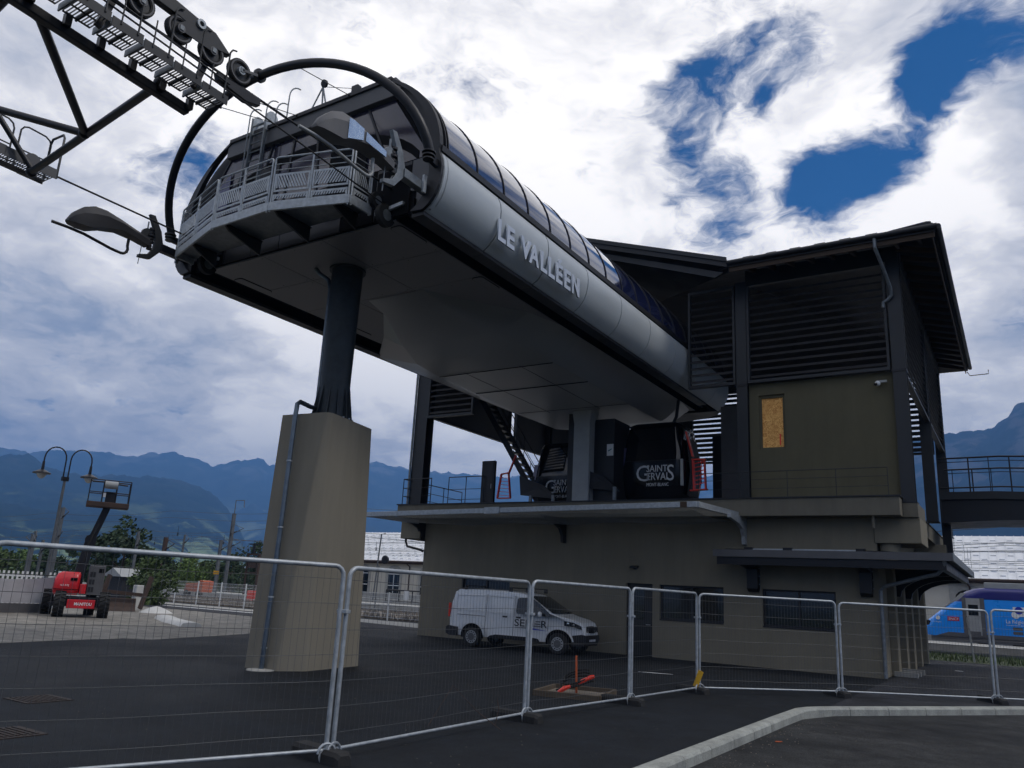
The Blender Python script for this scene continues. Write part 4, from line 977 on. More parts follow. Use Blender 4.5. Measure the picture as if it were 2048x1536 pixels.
# gutters, fascia, snow guards
MB().tube([(-7.64, FE-.05, RE-.06), (RX+.06, FE-.05, RE-.06)], .085, 10).build('gutter', CHAR, bd)
MB().tube([(RX+.08, FE-.04, RE-.07), (RX+.08, 41.25, RE-.07)], .085, 10).build('gutter', CHAR, bd)
MB().box(-7.60, RX-.02, FE+.06, FE+.10, RE-.36, RE-.10).build('fascia_board', TIMBER, bd, smooth=False)
MB().box(RX-.12, RX-.08, FE+.1, 41.1, RE-.36, RE-.20).build('fascia_board', TIMBER, bd, smooth=False)
sg = None
for k in range(8):
    x = -7.2+.78*k
    if sg is None:
        m = MB(); m.tube([(x, FE+.28, RE+.08), (x+.05, FE+.24, RE+.16), (x+.37, FE+.24, RE+.16), (x+.42, FE+.28, RE+.08)], .03, 5); m.box(x-.05, x+.47, FE+.26, FE+.30, RE+.06, RE+.10)
        sg = m.build('snow_guard', BLACK_STEEL, bd)
    else: copy_part(sg, (.78*k, 0, 0))
MB().prism([(-3.0, FE+.02, RE+.03), (-1.52, FE+.02, RE+.17), (-1.40, FE+.02, RE+.15), (-1.36, FE+.02, RE)], (0, .4, .08)).build('ridge_end_cap', BLACK_STEEL, bd, smooth=False)
rf = None
for k in range(9):        # rafters under the eaves
    x = -7.1+.66*k
    if rf is None: rf = MB().prism([(x, FE+.12, RE-.20), (x, 26.4, RE+.22), (x, 26.4, RE+.02), (x, FE+.12, RE-.34)], (.09, 0, 0)).build('rafter', TIMBER, bd, smooth=False)
    else: copy_part(rf, (.66*k, 0, 0))
rs = None
for k in range(18):
    y = 26.2+.84*k
    if rs is None: rs = MB().prism([(RX-.14, y, RE-.20), (-2.55, y, RE+.14), (-2.55, y, RE-.06), (RX-.14, y, RE-.34)], (0, .09, 0)).build('side_rafter', TIMBER, bd, smooth=False)
    else: copy_part(rs, (0, .84*k, 0))
MB().box(-7.42, -2.5, 26.28, 26.5, 12.95, RE+.15).build('wall_plate_beam', DARK_STEEL, bd, smooth=False)
MB().box(-2.70, -2.48, 26.5, 41, 12.95, RE+.1).build('wall_plate_beam', DARK_STEEL, bd, smooth=False)
MB().box(-22, -7.5, 40.4, 40.8, 12.95, RE+.1).build('wall_plate_beam', DARK_STEEL, bd, smooth=False)
MB().box(-22, -21.6, 26.3, 41, 12.95, RE+.1).build('wall_plate_beam', DARK_STEEL, bd, smooth=False)
MB().tube([(RX-.05, 41.0, RE-.3), (RX+.05, 41.3, RE-.42), (RX+.8, 41.3, RE-.40), (RX+.8, 41.3, RE-.2)], .02, 6).build('eave_hook', BLACK_STEEL, bd)
MB().tube([(-2.98, FE-.04, RE-.12), (-2.98, FE-.03, RE-.42), (-2.84, 25.5, 12.35), (-2.74, 26.0, 11.9), (-2.74, 26.14, 11.72), (-2.86, 26.17, 11.58), (-3.0, 26.2, 11.52), (-3.02, 26.2, 11.35)], .055, 10).build('eaves_downpipe', GALV_OLD, bd)
MB().tube([(-22.12, 26.22, 5.3), (-22.12, 26.22, 12.8)], .05, 10).build('wall_downpipe', GALV_OLD, bd)
cm = MB().sphere((-3.32, 26.22, 8.86), .085, 14, 10).build('security_camera', WHITE_DULL, bd)
MB().box(-3.36, -3.06, 26.26, 26.34, 8.90, 8.97).build('camera_arm', GREY_L, cm, smooth=False)
MB().cyl((-3.35, 26.15, 8.83), (-3.38, 26.11, 8.81), .045, 12).build('lens', BLACK_GLOSS, cm)
wl = MB().prism([(-11.68, YF, 2.98), (-11.40, YF, 2.98), (-11.40, YF-.18, 2.93), (-11.68, YF-.18, 2.93)], (0, 0, .05)).build('wall_lamp', DARK_STEEL, bd, smooth=False)
MB().box(-11.58, -11.50, YF-.05, YF, 2.90, 2.98).build('lamp_bracket', DARK_STEEL, wl, smooth=False)
# lean-to awning wrapping the street corner
AW = 3.50
ar = MB().prism([(-8.26, 25.1, AW-.16), (-1.62, 25.1, AW-.16), (-1.62, 35.5, AW-.16), (-3.4, 35.5, AW+.08), (-3.4, 26.34, AW+.08), (-8.26, 26.34, AW+.08)], (0, 0, .09)).build('awning_roof', CHAR, bd, smooth=False)
MB().box(-8.30, -1.58, 25.06, 25.10, AW-.16, AW+.06).build('awning_fascia', GREY_D, ar, smooth=False)
MB().box(-1.60, -1.56, 25.1, 35.5, AW-.16, AW+.06).build('awning_fascia', GALV_OLD, ar, smooth=False)
MB().box(-8.2, -1.75, 25.14, 25.30, AW-.40, AW-.165).build('awning_beam', BLACK_STEEL, bd, smooth=False)
MB().box(-1.92, -1.75, 25.3, 35.3, AW-.40, AW-.165).build('awning_beam', BLACK_STEEL, bd, smooth=False)
for x in (-7.52, -4.15):
    b = MB().prism([(x, YF, 3.30), (x, YF, 2.42), (x, YF-.14, 2.30), (x, YF-.30, 2.40), (x, YF-.30, 3.0), (x, 25.3, 3.10), (x, 25.3, 3.30)], (.34, 0, 0)).build('awning_bracket', BLACK_STEEL, bd, smooth=False)
    for z in (2.55, 2.8, 3.05): MB().cyl((x+.34, YF-.12, z), (x+.37, YF-.12, z), .02, 6).build('bolt', GALV, b)
for y in (29.0, 31.9, 34.6):
    pts = [(WX1, y, 2.4)]+[(WX1+.25+1.45*(1-math.cos(R(a))), y, 2.4+.7*math.sin(R(a))) for a in range(0, 91, 15)]+[(-1.95, y, 3.28), (WX1, y, 3.28)]
    MB().prism(pts, (0, .16, 0)).build('awning_bracket', BLACK_STEEL, bd, smooth=False)
MB().tube([(-1.78, 25.12, AW-.12), (-1.80, 25.2, AW-.32), (-2.0, 25.4, AW-.5), (-3.5, 26.15, 2.62), (-3.60, 26.22, 2.50), (-3.60, 26.22, .02)], .055, 10).build('awning_downpipe', GALV_OLD, bd)
MB().box(-7.3, -3.9, 25.5, 25.55, AW+.09, AW+.13).build('awning_rail', GALV, bd, smooth=False)
for x in (-7.4, -6.2, -4.1): MB().box(x, x+.25, 25.4, 25.62, AW+.02, AW+.16).build('awning_clamp', BLACK_STEEL, bd, smooth=False)

# central bearing pillar under the rear of the hood
cp = thing('bearing_pillar', 'pale grey steel pillar carrying the back of the hood between the two cabins', 'pillar', (-14.05, 26.8, 5.29))
MB().prism([(-14.28, 26.55, 5.29), (-13.60, 26.55, 5.29), (-13.60, 26.55, 8.45), (-13.50, 26.55, 8.92), (-14.38, 26.55, 8.92), (-14.28, 26.55, 8.4)], (0, .6, 0)).build('shaft', GREY_L, cp, smooth=False, bevel=.02)
MB().box(-14.70, -14.28, 26.9, 27.6, 5.29, 8.9).build('side_casing', CHAR, cp, smooth=False)
MB().box(-13.60, -12.75, 27.0, 28.4, 5.29, 8.6).build('control_casing', CHAR, cp, smooth=False)
sgn = MB().box(-13.05, -12.78, 26.985, 27.0, 7.15, 7.60).build('white_notice', WHITE_DULL, cp, smooth=False)
MB().prism([(-13.0, 26.982, 7.36), (-12.83, 26.982, 7.43), (-12.86, 26.982, 7.38), (-12.98, 26.982, 7.31)], (0, .003, 0)).build('notice_mark', M('teal_mark', (.05, .18, .22), .6), sgn, smooth=False)

# projecting galvanised canopy frame with mesh
cf = thing('canopy_frame', 'galvanised canopy frame with sagging wire mesh projecting over the white van', 'canopy frame', (-14.2, 24.3, 4.5))
CY = 22.35
MB().bar((-20.75, CY, 4.46), (-7.86, CY, 4.66), .10, .17).build('front_bar', GALV, cf, smooth=False, bevel=.01)
MB().bar((-15.35, CY-.06, 4.545), (-14.75, CY-.06, 4.555), .04, .22).build('splice', GALV, cf, smooth=False)
MB().bar((-7.86, CY, 4.66), (-7.62, 26.3, 4.72), .12, .17).build('side_bar', GALV, cf, smooth=False)
MB().bar((-20.75, CY, 4.46), (-21.2, 26.3, 4.55), .12, .17).build('side_bar', GALV, cf, smooth=False)
MB().box(-8.35, -8.15, CY-.08, CY-.055, 4.57, 4.73).build('timber_block', TIMBER, cf, smooth=False)
for x in (-7.62, -14.4, -21.15):
    pts = [(x-.06, 26.34, 4.70), (x-.06, 26.34, 3.78), (x-.06, 26.12, 3.80), (x-.06, 26.08, 4.05), (x-.06, 25.9, 4.28), (x-.06, 25.5, 4.42), (x-.06, 24.6, 4.52), (x-.06, 24.6, 4.64)]
    MB().prism(pts, (.12, 0, 0)).build('wall_bracket', GALV if x > -10 else DARK_STEEL, cf, smooth=False, bevel=.008)
m = MB()
def meshz(x, y): return 4.44+.06*(x+20.7)/12.8-.07*math.sin(math.pi*(x+20.7)/12.8*3)**2-.05*math.sin((y-22.4)*1.1)
nx, ny = 230, 60
for i in range(nx):
    x = -20.6+12.6*i/(nx-1)
    m.add([p for y in [22.5+3.6*j/12 for j in range(13)] for p in ((x-.011, y, meshz(x, y)), (x+.011, y, meshz(x, y)))], [(2*j, 2*j+1, 2*j+3, 2*j+2) for j in range(12)])
for j in range(ny):
    y = 22.5+3.6*j/(ny-1)
    m.add([p for x in [-20.6+12.6*i/40 for i in range(41)] for p in ((x, y-.011, meshz(x, y)+.003), (x, y+.011, meshz(x, y)+.003))], [(2*i, 2*i+1, 2*i+3, 2*i+2) for i in range(40)])
m.build('wire_mesh', GALV, cf, smooth=False, weld=False, recalc=False, kind='stuff')
dbp = thing('wall_pipe', 'short bent drainpipe under the slab end beside the pale roofed building', 'downpipe', (-21.6, 26.3, 3.2))
MB().tube([(-22.0, 26.2, 4.64), (-22.0, 26.2, 3.75), (-21.9, 26.2, 3.55), (-21.2, 26.2, 3.42), (-21.05, 26.25, 3.36)], .05, 10).build('pipe', CHAR, dbp)

# guard rails on the slab
def simple_rail(name, label, pts, h, mids, mat, posts, group=None, r=.018):
    g = thing(name, label, 'railing', pts[0], group)
    top = [V(*p)+V(0,0,h) for p in pts]
    MB().tube(top, r*1.15, 7).build('top_rail', mat, g)
    for mh in mids: MB().tube([V(*p)+V(0,0,mh) for p in pts], r*.7, 6).build('mid_rail', mat, g)
    for a, b in zip(pts, pts[1:]):
        a = V(*a); b = V(*b); n = max(1, round((b-a).length/posts))
        for k in range(n+1):
            p = a+(b-a)*k/n; MB().tube([p, p+V(0,0,h)], r, 6).build('post', mat, g)
    return g
simple_rail('slab_railing', 'thin dark railing at the slab edge in front of the boarded opening', [(-9.0, 25.75, 5.26), (-3.15, 25.75, 5.26)], .86, (.30, .6), DARK_STEEL, 1.45, r=.012)
simple_rail('slab_railing', 'dark railing round the far slab corner with the sky behind', [(-20.5, 25.75, 5.26), (-22.0, 25.75, 5.26), (-22.0, 30, 5.26)], 1.08, (.35, .7), BLACK_STEEL, 1.4)
simple_rail('slab_railing', 'dark railing beside the steel stair on the platform', [(-21.3, 28.0, 5.29), (-19.4, 28.0, 5.29)], 1.45, (.45, .9), BLACK_STEEL, .9)
# steep steel stair with open treads
sr = thing('steel_stair', 'steep dark open tread stair climbing to the louvres behind the platform', 'stairs', (-17.6, 31, 5.29))
A_, B_ = V(-17.75, 31.0, 5.3), V(-21.6, 31.0, 11.0)
for dy in (-.45, .45): MB().bar(A_+V(0,dy,0), B_+V(0,dy,0), .06, .26).build('stringer', BLACK_STEEL, sr, smooth=False)
td = None
for k in range(20):
    p = A_+(B_-A_)*(k+.5)/20
    if td is None: td = MB().box(p.x-.14, p.x+.14, 30.57, 31.43, p.z-.02, p.z+.02).build('tread', BLACK_STEEL, sr, smooth=False); p0 = p
    else: copy_part(td, p-p0)
for dy in (-.45, .45):
    MB().tube([A_+V(.1,dy,1.0), B_+V(.1,dy,1.0)], .022, 6).build('handrail', BLACK_STEEL, sr)
    MB().tube([A_+V(.1,dy,.5), B_+V(.1,dy,.5)], .014, 6).build('mid_rail', BLACK_STEEL, sr)
    for k in range(5):
        p = A_+(B_-A_)*k/4+V(.1,dy,0); MB().tube([p, p+V(0,0,1.0)], .018, 6).build('post', BLACK_STEEL, sr)
MB().box(-21.7, -20.9, 30.2, 31.8, 10.95, 11.02).build('landing', BLACK_STEEL, sr, smooth=False)

# gondola cabins
def cabin(x, y, label):
    g = thing('gondola_cabin', label, 'gondola cabin', (0, 0, 0), 'black gondola cabins')
    def sec(z, hx, hy, r):
        return rrect(-hx, hx, -hy, hy, z, r, 5)
    MB().loft([sec(.02, .92, .85, .25), sec(.25, 1.08, .98, .30), sec(.95, 1.20, 1.08, .32), sec(1.48, 1.19, 1.07, .32)]).build('lower_shell', BLACK_GLOSS, g, ang=50)
    MB().loft([sec(1.485, 1.18, 1.06, .32), sec(1.8, 1.15, 1.03, .30), sec(2.5, 1.02, .92, .28), sec(2.72, .98, .88, .26)]).build('glazing', BLACK_GLOSS2, g, ang=50)
    MB().loft([sec(2.725, .99, .89, .26), sec(2.88, .92, .82, .24), sec(2.95, .80, .70, .2)]).build('roof', BLACK_GLOSS, g, ang=50)
    MB().loft([sec(1.475, 1.20, 1.08, .33), sec(1.49, 1.20, 1.08, .33)]).build('waist_trim', CHAR, g)
    for sx in (-1, 1):
        MB().prism([(sx*1.15-.05, -1.11, .55), (sx*1.15+.05, -1.09, .55), (sx*1.13+.04, -1.06, 1.5), (sx*1.13-.04, -1.08, 1.5), ], (0, .05, 0)).build('corner_post', GREY_L if sx > 0 else CHAR, g, smooth=False)
    # hanger
    MB().tube([(.35, 0, 2.9), (.55, 0, 3.3), (.62, 0, 3.9), (.35, 0, 4.6), (.1, 0, 4.9)], .06, 10).build('hanger', DARK_STEEL, g)
    MB().box(-.25, .55, -.12, .12, 2.94, 3.08).build('suspension_frame', GREY_D, g, smooth=False, bevel=.02)
    # window reflection painted as a lighter lilac patch on the side glazing
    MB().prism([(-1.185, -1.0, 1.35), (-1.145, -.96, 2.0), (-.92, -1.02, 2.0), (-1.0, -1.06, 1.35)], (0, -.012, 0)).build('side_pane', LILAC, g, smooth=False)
    # lettering: SAINT GERVAIS MONT-BLANC
    yt = -1.078; c = 0.20
    put_text('G', 'lettering', LOGO, g, (c-.74, yt-.03, .74), .82, depth=.008, offset=-.002, sx=.92)
    put_text('S', 'lettering', LOGO, g, (c+.40, yt-.03, .74), .82, depth=.008, offset=-.002, sx=.78)
    put_text('SAINT', 'lettering', LOGO, g, (c-.34, yt-.03, 1.07), .34, depth=.008, width=.76)
    put_text('ERVAI', 'lettering', LOGO, g, (c-.32, yt-.03, .77), .38, depth=.008, width=.73)
    put_text('MONT-BLANC', 'lettering', LOGO, g, (c-.33, yt-.02, .55), .17, depth=.010, width=.80)
    # sliding door standing open with red ski rack
    d_ = MB().prism([(1.24, -.62, .25), (1.36, -.60, 1.15), (1.20, -.62, 2.35), (1.12, -.62, 2.35), (1.26, -.62, 1.15), (1.14, -.62, .25)], (0, .9, 0)).build('open_door', CHAR, g, smooth=False, bevel=.02)
    m = MB()
    for a, b in (((1.16, -.68, 2.55), (1.40, -.68, 1.62)), ((1.40, -.68, 1.55), (1.44, -.68, .45)), ((1.30, -.68, .42), (1.90, -.68, .45)), ((1.84, -.68, .45), (1.80, -.68, 1.50)), ((1.36, -.68, 1.52), (1.84, -.68, 1.50))):
        m.bar(a, b, .05, .17 if a[0] < 1.6 else .13, up=(0,1,0))
    rack = m.build('ski_rack', RED, g, smooth=False, bevel=.01)
    m = MB()
    for k in range(6): m.bar((1.42, -.66, .62+.15*k), (1.82, -.66, .70+.15*k), .03, .035, up=(0,1,0))
    m.tube([(1.62, -.66, .5), (1.70, -.66, 1.48)], .014, 6)
    m.build('rack_slats', RED, rack, smooth=False)
    g.location = (x, y, 5.47); g.scale = (1.1, 1.08, 1.06)
    return g
BLACK_GLOSS2 = M('black_tinted_glazing', (.005, .005, .007), .06, 0, .1, 1, spec=.6)
LILAC = M('lilac_reflection_paint', (.11, .10, .20), .12, 0, .2, 1)
cabin(-11.62, 29.0, 'black gondola cabin with the full white lettering and open red ski rack door')
g2 = cabin(-17.15, 31.6, 'black gondola cabin half hidden behind the pale bearing pillar')
MB().prism([(-.85, -1.08, 1.3), (.75, -1.10, 1.36), (.72, -1.05, 1.85), (-.55, -1.04, 1.92)], (0, -.02, 0)).build('pale_window', M('pale_reflecting_window', (.26, .27, .36), .15, 0, .2, 1), g2, smooth=False) if False else None
# platform furniture
def cabinet(name, label, x0, x1, y0, y1, z1, mat):
    g = thing(name, label, 'cabinet', ((x0+x1)/2, y0, 5.29))
    MB().box(x0, x1, y0, y1, 5.29, z1).build('casing', mat, g, smooth=False, bevel=.015)
    MB().box(x0+.06, x1-.06, y0-.015, y0-.002, 5.45, z1-.1).build('cabinet_door', mat, g, smooth=False)
    MB().box(x1-.14, x1-.11, y0-.03, y0-.016, 6.2, 6.4).build('handle', GREY_L, g, smooth=False)
cabinet('control_cabinet', 'tall black cabinet standing before the steel stair', -19.62, -18.95, 28.1, 28.26, 7.42, CHAR)
cabinet('control_cabinet', 'tall black cabinet standing right of the cabin with the full lettering', -10.9, -10.1, 33.0, 33.6, 8.95, CHAR)
dr = thing('red_rack_door', 'red ski rack door of slats standing open left of the stair', 'ski rack', (-19.55, 29.8, 5.5))
m = MB()
for a, b in (((-19.85, 29.8, 6.0), (-19.15, 29.8, 6.0)), ((-19.85, 29.8, 6.0), (-19.70, 29.8, 7.1)), ((-19.15, 29.8, 6.0), (-19.31, 29.8, 7.15)), ((-19.70, 29.8, 7.1), (-19.31, 29.8, 7.15)), ((-19.31, 29.8, 7.1), (-18.95, 29.8, 7.95))): m.bar(a, b, .05, .11, up=(0,1,0))
m.build('rack_frame', RED, dr, smooth=False)
m = MB()
for k in range(6): m.bar((-19.77, 29.8, 6.15+.16*k), (-19.23, 29.8, 6.10+.16*k), .02, .03, up=(0,1,0))
m.build('rack_slats', RED, dr, smooth=False)
for x, y, lab in ((-13.35, 26.6, 'dark slanted barrier flap just right of the pale bearing pillar'), (-17.0, 28.4, 'dark slanted barrier flap in front of the half hidden cabin')):
    g = thing('barrier_flap', lab, 'barrier', (x, y, 5.29), 'barrier flaps')
    s = 1
    MB().prism([(x-.85, y, 6.75), (x+.30, y+.2, 6.32), (x+.95, y+.2, 5.75), (x-.75, y, 5.92)], (0, .04, 0)).build('flap', CHAR, g, smooth=False)
    for dx in (-.3, .8): MB().box(x+dx-.06, x+dx+.06, y+.05, y+.15, 5.29, 5.9).build('leg', GALV_OLD, g, smooth=False)
# footbridge to the side
fb = thing('footbridge', 'dark steel footbridge with tube railing leaving the station towards the street side', 'footbridge', (0, 37, 5.3))
MB().prism([(-2.5, 36.0, 6.42), (-.6, 36.0, 6.42), (14, 36.0, 5.6), (14, 36.0, 5.95), (-.6, 36.0, 6.72), (-2.5, 36.0, 6.72)], (0, .14, 0)).build('edge_girder', DARK_STEEL, fb, smooth=False)
MB().prism([(-2.5, 38.9, 6.42), (-.6, 38.9, 6.42), (14, 38.9, 5.6), (14, 38.9, 5.95), (-.6, 38.9, 6.72), (-2.5, 38.9, 6.72)], (0, .14, 0)).build('edge_girder', DARK_STEEL, fb, smooth=False)
MB().prism([(-2.5, 36.14, 6.5), (-.6, 36.14, 6.5), (14, 36.14, 5.75), (14, 36.14, 5.65), (-.6, 36.14, 5.6), (-2.5, 36.14, 5.5)], (0, 2.74, 0)).build('bridge_deck', BLACK_STEEL, fb, smooth=False)
MB().box(-2.62, -2.30, 37.0, 37.4, 3.62, 5.6).build('bridge_leg', BLACK_STEEL, fb, smooth=False)
for y in (36.05, 38.95):
    pts = [(-2.5, y, 8.08), (-.4, y, 8.10), (4, y, 7.88), (14, y, 7.35)]
    MB().tube(pts, .035, 8).build('top_rail', BLACK_STEEL, fb)
    MB().tube([(p[0], p[1], p[2]-.16) for p in pts], .015, 6).build('upper_wire_rail', BLACK_STEEL, fb)
    MB().tube([(p[0], p[1], p[2]-1.20) for p in pts], .03, 8).build('bottom_rail', BLACK_STEEL, fb)
    for k, x in enumerate((-2.2, -1.45, -.75, -.05, .6, 1.3, 2.0, 3.0, 4.5, 6, 8, 10, 12)):
        z = 8.1-.05*max(0, x+.4)
        MB().bar((x, y, z-1.45), (x, y, z), .05 if k % 2 else .03, .05).build('rail_post', BLACK_STEEL, fb, smooth=False)
# ---------------------------------------------------------------- kerb
kb = thing('kerb', 'pale concrete kerb of separate stones curving round the worn road', 'kerb', (-3.8, 14, -.13))
kp = [Vector((-3.8, -2+1.0*k)) for k in range(18)]+[Vector((-3.78, 16.42)), Vector((-3.66, 16.86)), Vector((-3.45, 17.22)), Vector((-3.18, 17.60))]
dv = Vector((16.02, 22.18)).normalized()
kp += [kp[-1]+dv*(1.0*k) for k in range(1, 26)]
for a, b in zip(kp, kp[1:]):
    d = (b-a).normalized(); n = Vector((d.y, -d.x))        # n points to the road
    p, q = a+d*.006, b-d*.006
    MB().loft([[(c.x-n.x*.09, c.y-n.y*.09, -.28), (c.x+n.x*.12, c.y+n.y*.12, -.28), (c.x+n.x*.115, c.y+n.y*.115, -.02), (c.x+n.x*.085, c.y+n.y*.085, .015), (c.x-n.x*.09, c.y-n.y*.09, .018)] for c in (p, q)]).build('kerb_stone', KERB, kb, smooth=False, bevel=.008)

# ---------------------------------------------------------------- site fence panels
FP = [(-7.62, 3.42), (-6.42, 6.68), (-6.47, 10.80), (-6.22, 14.05), (-6.02, 17.10), (-3.64, 19.66), (-.74, 21.95), (2.2, 24.1)]
TILT = [2.04, 2.03, 2.05, 2.06, 2.05, 2.03, 2.06]
FLAB = ['nearest galvanised mesh fence panel, cut by the frame edge over the gravel lot', 'galvanised mesh fence panel between the concrete pier and the white van',
        'galvanised mesh fence panel directly in front of the white van bonnet', 'narrow looking mesh fence panel before the dark door and middle window',
        'galvanised mesh fence panel before the corner window nearest the awning end', 'galvanised mesh fence panel before the street side wall and train nose', 'mesh fence panel at the frame edge in front of the blue train carriage']
def fence_panel(i):
    a = Vector((*FP[i], 0)); b = Vector((*FP[i+1], 0)); d = (b-a).normalized(); L_ = (b-a).length; h = TILT[i]
    g = thing('mesh_fence', FLAB[i], 'fence panel', a, 'site fence panels')
    a = a+d*.045; b = b-d*.045; L_ -= .09; r = .11; z0 = .12
    up = V(0,0,1)
    loop = [a+up*.02, a+up*(h-r)]+[a+d*(r-r*math.cos(R(t)))+up*(h-r+r*math.sin(R(t))) for t in (20, 45, 70, 90)]
    loop += [b-d*(r-r*math.cos(R(t)))+up*(h-r+r*math.sin(R(t))) for t in (90, 70, 45, 20)]+[b+up*(h-r), b+up*.02]
    fr = MB().tube(loop, .026, 10).build('tube_frame', GALV, g, ang=60)
    MB().tube([a+up*z0, b+up*z0], .019, 10).build('bottom_tube', GALV, fr)
    nrm = d.cross(up)
    m = MB(); n = int(L_/.076); w = .0019
    rnd = random.Random(i)
    for k in range(1, n):
        p = a+d*(L_*k/n)+nrm*.004; bx = rnd.uniform(-.006, .006)
        pts = [p+up*(z0-.01), p+d*bx+up*(h*.5), p+up*(h+.012)]
        m.tube(pts, w, 4)
    for k in range(7):
        z = z0+.02+(h-z0-.30)*k/6+.14
        pts = [a+d*(L_*q/8)+up*(z+.005*math.sin(q*1.3+k+i)-.01*math.sin(math.pi*q/8)) for q in range(9)]
        m.tube(pts, w*1.5, 4)
    m.build('wire_mesh', WIRE, g, weld=False, recalc=False, kind='stuff')
    for e in (a, b):
        MB().tube([e+nrm*.012+(d if e is a else -d)*.10*math.sin(R(t)) if False else e+nrm*.02+d*.10*math.cos(R(t))+up*(z0-.03+.10*math.sin(R(t))) for t in range(0, 181, 20)], .014, 6).build('foot_loop', GALV, g)
        MB().disc(e+up*.06+nrm*.015, nrm, .085, .006, 18).build('foot_disc', GALV, g)
for i in range(7): fence_panel(i)
FOOT_M = M('fence_foot_rubber', (.020, .020, .020), .85, 0, .4, 5, bump=.3)
for i, (p, lab) in enumerate(zip(FP[1:7], ('black fence foot at the lowest frame edge, half cut off', 'black fence foot below the post left of the van bonnet', 'black fence foot below the post beside the dark door', 'black fence foot with the yellow strap at the fence bend', 'black fence foot below the post by the corner window', 'black fence foot near the grass verge and train'))):
    d = (Vector(FP[i+2])-Vector(FP[i])).normalized(); n = Vector((d.y, -d.x))
    g = thing('ballast_block', lab, 'fence foot', (p[0], p[1], 0), 'fence feet')
    c = Vector((p[0], p[1]))
    def pt(u, v, z): q = c+n*u+d*v*1.0; return (q.x, q.y, z)
    L2 = .43; c = c-n*.16
    rings = []
    for u in (-L2, -L2+.05, L2-.05, L2):
        e = .03 if abs(u) == L2 else 0
        rings.append([pt(u, -.11+e, .0), pt(u, .11-e, .0), pt(u, .11-e, .09-e), pt(u, .08-e, .13-e), pt(u, -.08+e, .13-e), pt(u, -.11+e, .09-e)])
    MB().loft(rings).build('block', FOOT_M, g, smooth=False)
    MB().box(p[0]-.03, p[0]+.03, p[1]-.03, p[1]+.03, .12, .14).build('socket', GREY_D, g, smooth=False)
for i, p in enumerate(FP[1:7]):
    if i == 3:
        o = MB().bar((p[0]-.03, p[1]-.07, .14), (p[0]+.10, p[1]-.07, .46), .02, .11).build('yellow_strap', YELLOW, smooth=False)
        tag(o, 'short yellow strap tied to the fence post at the bend', 'strap')
cl_i = 0
for i, p in enumerate(FP[1:7]):
    for z in (1.55,):
        o = MB().box(p[0]-.075, p[0]+.075, p[1]-.035, p[1]+.035, z-.02, z+.02).build('pipe_coupler', GALV, smooth=False, bevel=.006)
        tag(o, 'small steel coupler '+('above the frame-edge fence foot', 'left of the van bonnet', 'beside the dark door', 'above the yellow strap', 'before the corner window', 'near the grass verge')[i], 'coupler', 'fence couplers')
# bent wire caught in the fence
o = MB().tube([(-6.60, 8.6, .14), (-6.5, 8.95, .62), (-6.3, 9.25, .30), (-6.05, 9.5, .06)], .005, 5).build('bent_wire', RUSTY)
tag(o, 'loose rusty wire bent in a V on the bottom rail of the fence', 'wire')
o = MB().tube([(-6.42, 9.9, .05), (-6.40, 9.95, .25), (-6.43, 9.93, .40)], .006, 5).build('dry_twig', RUSTY)
tag(o, 'dry brown twig standing beside the black fence foot', 'twig')
# cable pit: timber frame, cable coil, stake, orange tape
BOARD = M('weathered_board', (.10, .075, .05), .85, 0, .3, 5, streak=4)
DRAIN = M('drain_iron', (.030, .021, .017), .8, 0, .3, 6)
ht = thing('cable_pit', 'timber framed cable pit in the asphalt before the van', 'cable pit', (-7.5, 14.4, 0))
c = Vector((-7.52, 14.42, 0)); e1 = V(.62, .12, 0); e2 = V(-.14, .66, 0)
for (a, b) in ((c-e1-e2, c+e1-e2), (c+e1-e2, c+e1+e2), (c+e1+e2, c-e1+e2), (c-e1+e2, c-e1-e2)):
    MB().bar(a+V(0,0,.05), b+V(0,0,.05), .06, .10).build('frame_board', BOARD, ht, smooth=False)
MB().prism([c-e1-e2+V(0,0,.01), c+e1-e2+V(0,0,.01), c+e1+e2+V(0,0,.01), c-e1+e2+V(0,0,.01)], (0,0,.012)).build('pit_cover', EARTH, ht, smooth=False)
o = MB().tube([(-7.55, 14.5, .03), (-7.58, 14.5, .72)], .022, 6).build('rusty_stake', ORANGE); tag(o, 'thin orange stake standing in the cable pit', 'stake')
pts = []
for k in range(40):
    a = k*.42; rr = .36-.002*k
    pts.append((-7.50+rr*math.cos(a)*1.0, 14.42+rr*math.sin(a)*.5, .22+.13*math.sin(a+.6)+.004*k))
o = MB().tube([(-7.95, 14.4, .05)]+pts, .018, 7).build('cable_coil', RUBBER); tag(o, 'coil of black cable springing out of the timber framed pit', 'cable')
o = MB().tube([(-7.40, 14.30, .22), (-7.34, 14.32, .27), (-7.18, 14.38, .36), (-7.12, 14.40, .38)], [.02, .042, .042, .03], 9).build('orange_sleeve', RED); tag(o, 'bright red plastic sleeve lying over the black cable coil', 'sleeve')
o = MB().tube([(-7.62, 13.90, .08), (-7.52, 13.94, .15), (-7.42, 14.0, .2)], [.03, .045, .025], 8).build('orange_sleeve', RED); tag(o, 'small red plastic end hanging over the front board of the pit', 'sleeve')
# drain covers
for x, y, lab in ((-12.15, 6.6, 'square rusty drain cover in the dark asphalt behind the nearest fence panel'), (-9.9, 5.05, 'square rusty drain cover cut by the frame edge')):
    g = thing('drain_cover', lab, 'drain cover', (x, y, 0), 'drain covers')
    MB().box(x-.33, x+.33, y-.33, y+.33, .0, .012).build('frame', DRAIN, g, smooth=False)
    for k in range(8): MB().box(x-.28, x+.28, y-.27+.07*k, y-.235+.07*k, .0125, .022).build('grate_bar', DRAIN, g, smooth=False)

